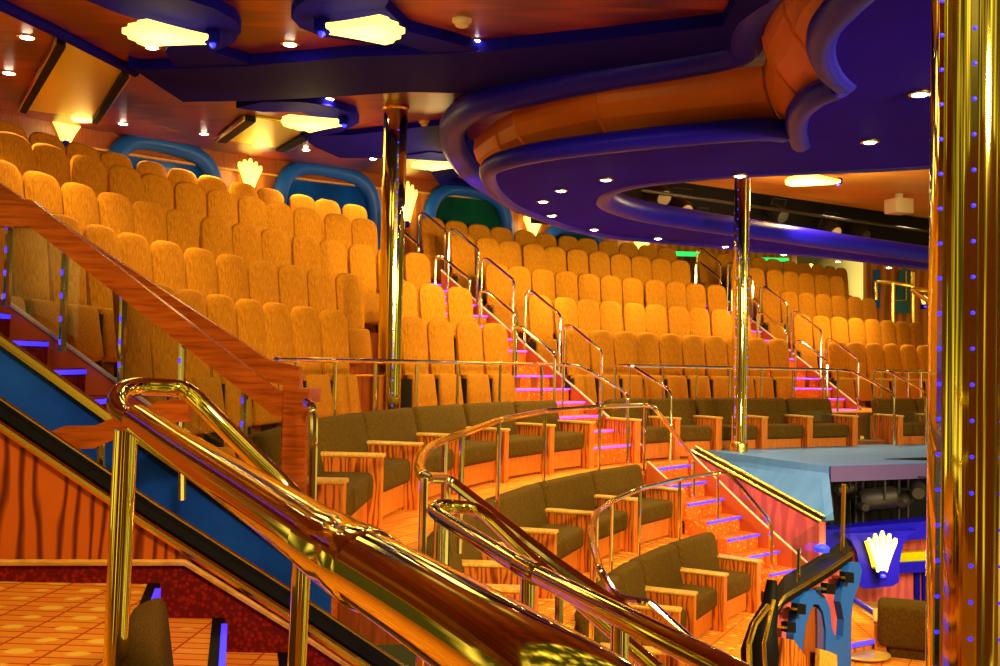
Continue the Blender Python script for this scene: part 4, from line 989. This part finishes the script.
# ------------------------------------------------------------------ light
w = bpy.data.worlds.new('world'); SC.world = w; w.use_nodes = True
bg = w.node_tree.nodes['Background']; wn, wl_ = w.node_tree.nodes, w.node_tree.links
tc = wn.new('ShaderNodeTexCoord'); mp = wn.new('ShaderNodeMapping'); mp.inputs['Scale'].default_value = (1, 1, .45)
nz_ = wn.new('ShaderNodeTexNoise'); nz_.inputs['Scale'].default_value = 8.0; nz_.inputs['Detail'].default_value = 3
rp_ = wn.new('ShaderNodeValToRGB'); e_ = rp_.color_ramp.elements
e_[0].position = .46; e_[0].color = (.030, .022, .004, 1); e_[1].position = .70; e_[1].color = (1.0, .72, .16, 1)  # made-up surroundings: warm bright patches for ambient fill and streaky brass reflections
m_ = e_.new(.56); m_.color = (.26, .17, .025, 1)
wl_.new(tc.outputs['Generated'], mp.inputs[0]); wl_.new(mp.outputs[0], nz_.inputs['Vector']); wl_.new(nz_.outputs[0], rp_.inputs[0]); wl_.new(rp_.outputs[0], bg.inputs[0])
bg.inputs[1].default_value = 1.9
def spot(p, target, energy, col, ang=1.6, blend=.6, size=.1):
    l = bpy.data.lights.new('spot', 'SPOT'); l.energy = energy; l.color = col; l.spot_size = ang; l.spot_blend = blend; l.shadow_soft_size = size
    o = bpy.data.objects.new('spot_lamp', l); COL.objects.link(o); o.location = p
    d = Vector(target) - Vector(p); o.rotation_euler = d.to_track_quat('-Z', 'Y').to_euler(); return o
for p in DL:
    spot(p - Vector((0, 0, .06)), p - Vector((0, 0, 3)), 165, (1, .76, .34), 2.3, .8, .06)
WARM = (1.0, .74, .28)
# unseen fill spots added towards the stage side, brightening seats and floors
spot((7.5, 1.5, 1.7), (-2.0, 10.5, .6), 1350, WARM, 1.1, .8, .35)
spot((11.5, 6.0, 1.8), (3.0, 17.5, .8), 2000, WARM, 1.2, .8, .35)
spot((2.6, .6, 1.9), (-2.5, 8.5, .4), 420, WARM, 1.2, .8, .35)
spot((4.5, 3.0, 1.6), (.6, 9.8, -1.4), 2500, (1, .72, .28), 1.2, .8, .3)
spot((-.3, 1.6, 1.9), (-1.8, 4.2, -1.0), 420, (1, .62, .28), 1.5, .8, .2)
spot((5.5, 8.5, .6), (4.2, 13, -1.2), 420, (1, .85, .65), 1.6, .8, .2)
spot((5.0, 9.0, -.9), (5.0, 12.0, -3.0), 300, (1, .75, .35), 1.9, .8, .2)
for q_, t_ in (((.0, 13.2, 1.86), .6), ((1.2, 15.0, 1.86), 2.2), ((2.8, 16.4, 1.86), 4.5), ((4.8, 17.4, 1.86), 7.0), ((7.4, 18.9, 1.86), 10.0), ((-.2, 12.2, 1.86), -1.2)):
    spot(q_, cp(t_, 2.6, 1.3), 150, (1, .76, .34), 2.5, .7, .08)  # extra fill spots added below the canopy rim to brighten the rear rows
ld = bpy.data.lights.new('glare_light', 'POINT'); ld.energy = 14; ld.color = (.15, .55, 1.0); ld.shadow_soft_size = .03  # added blue point light, imitates the glare on the upper roll
lo = bpy.data.objects.new('glare_light', ld); COL.objects.link(lo); lo.location = uz(628, 62, 2.6) + Vector((.02, -.30, .03))
spot((4.6, 15.2, 2.35), (6.6, 18.6, 3.5), 260, (1, .72, .3), 2.0, .9, .2)  # added upward spot, brightens the far ceiling past the opening
SC.view_settings.view_transform = 'Standard'; SC.view_settings.look = 'None'; SC.view_settings.exposure = 0.0; SC.view_settings.gamma = 1.0
SC.view_settings.use_curve_mapping = False
SC.cycles.max_bounces = 7
SC.cycles.use_denoising = True
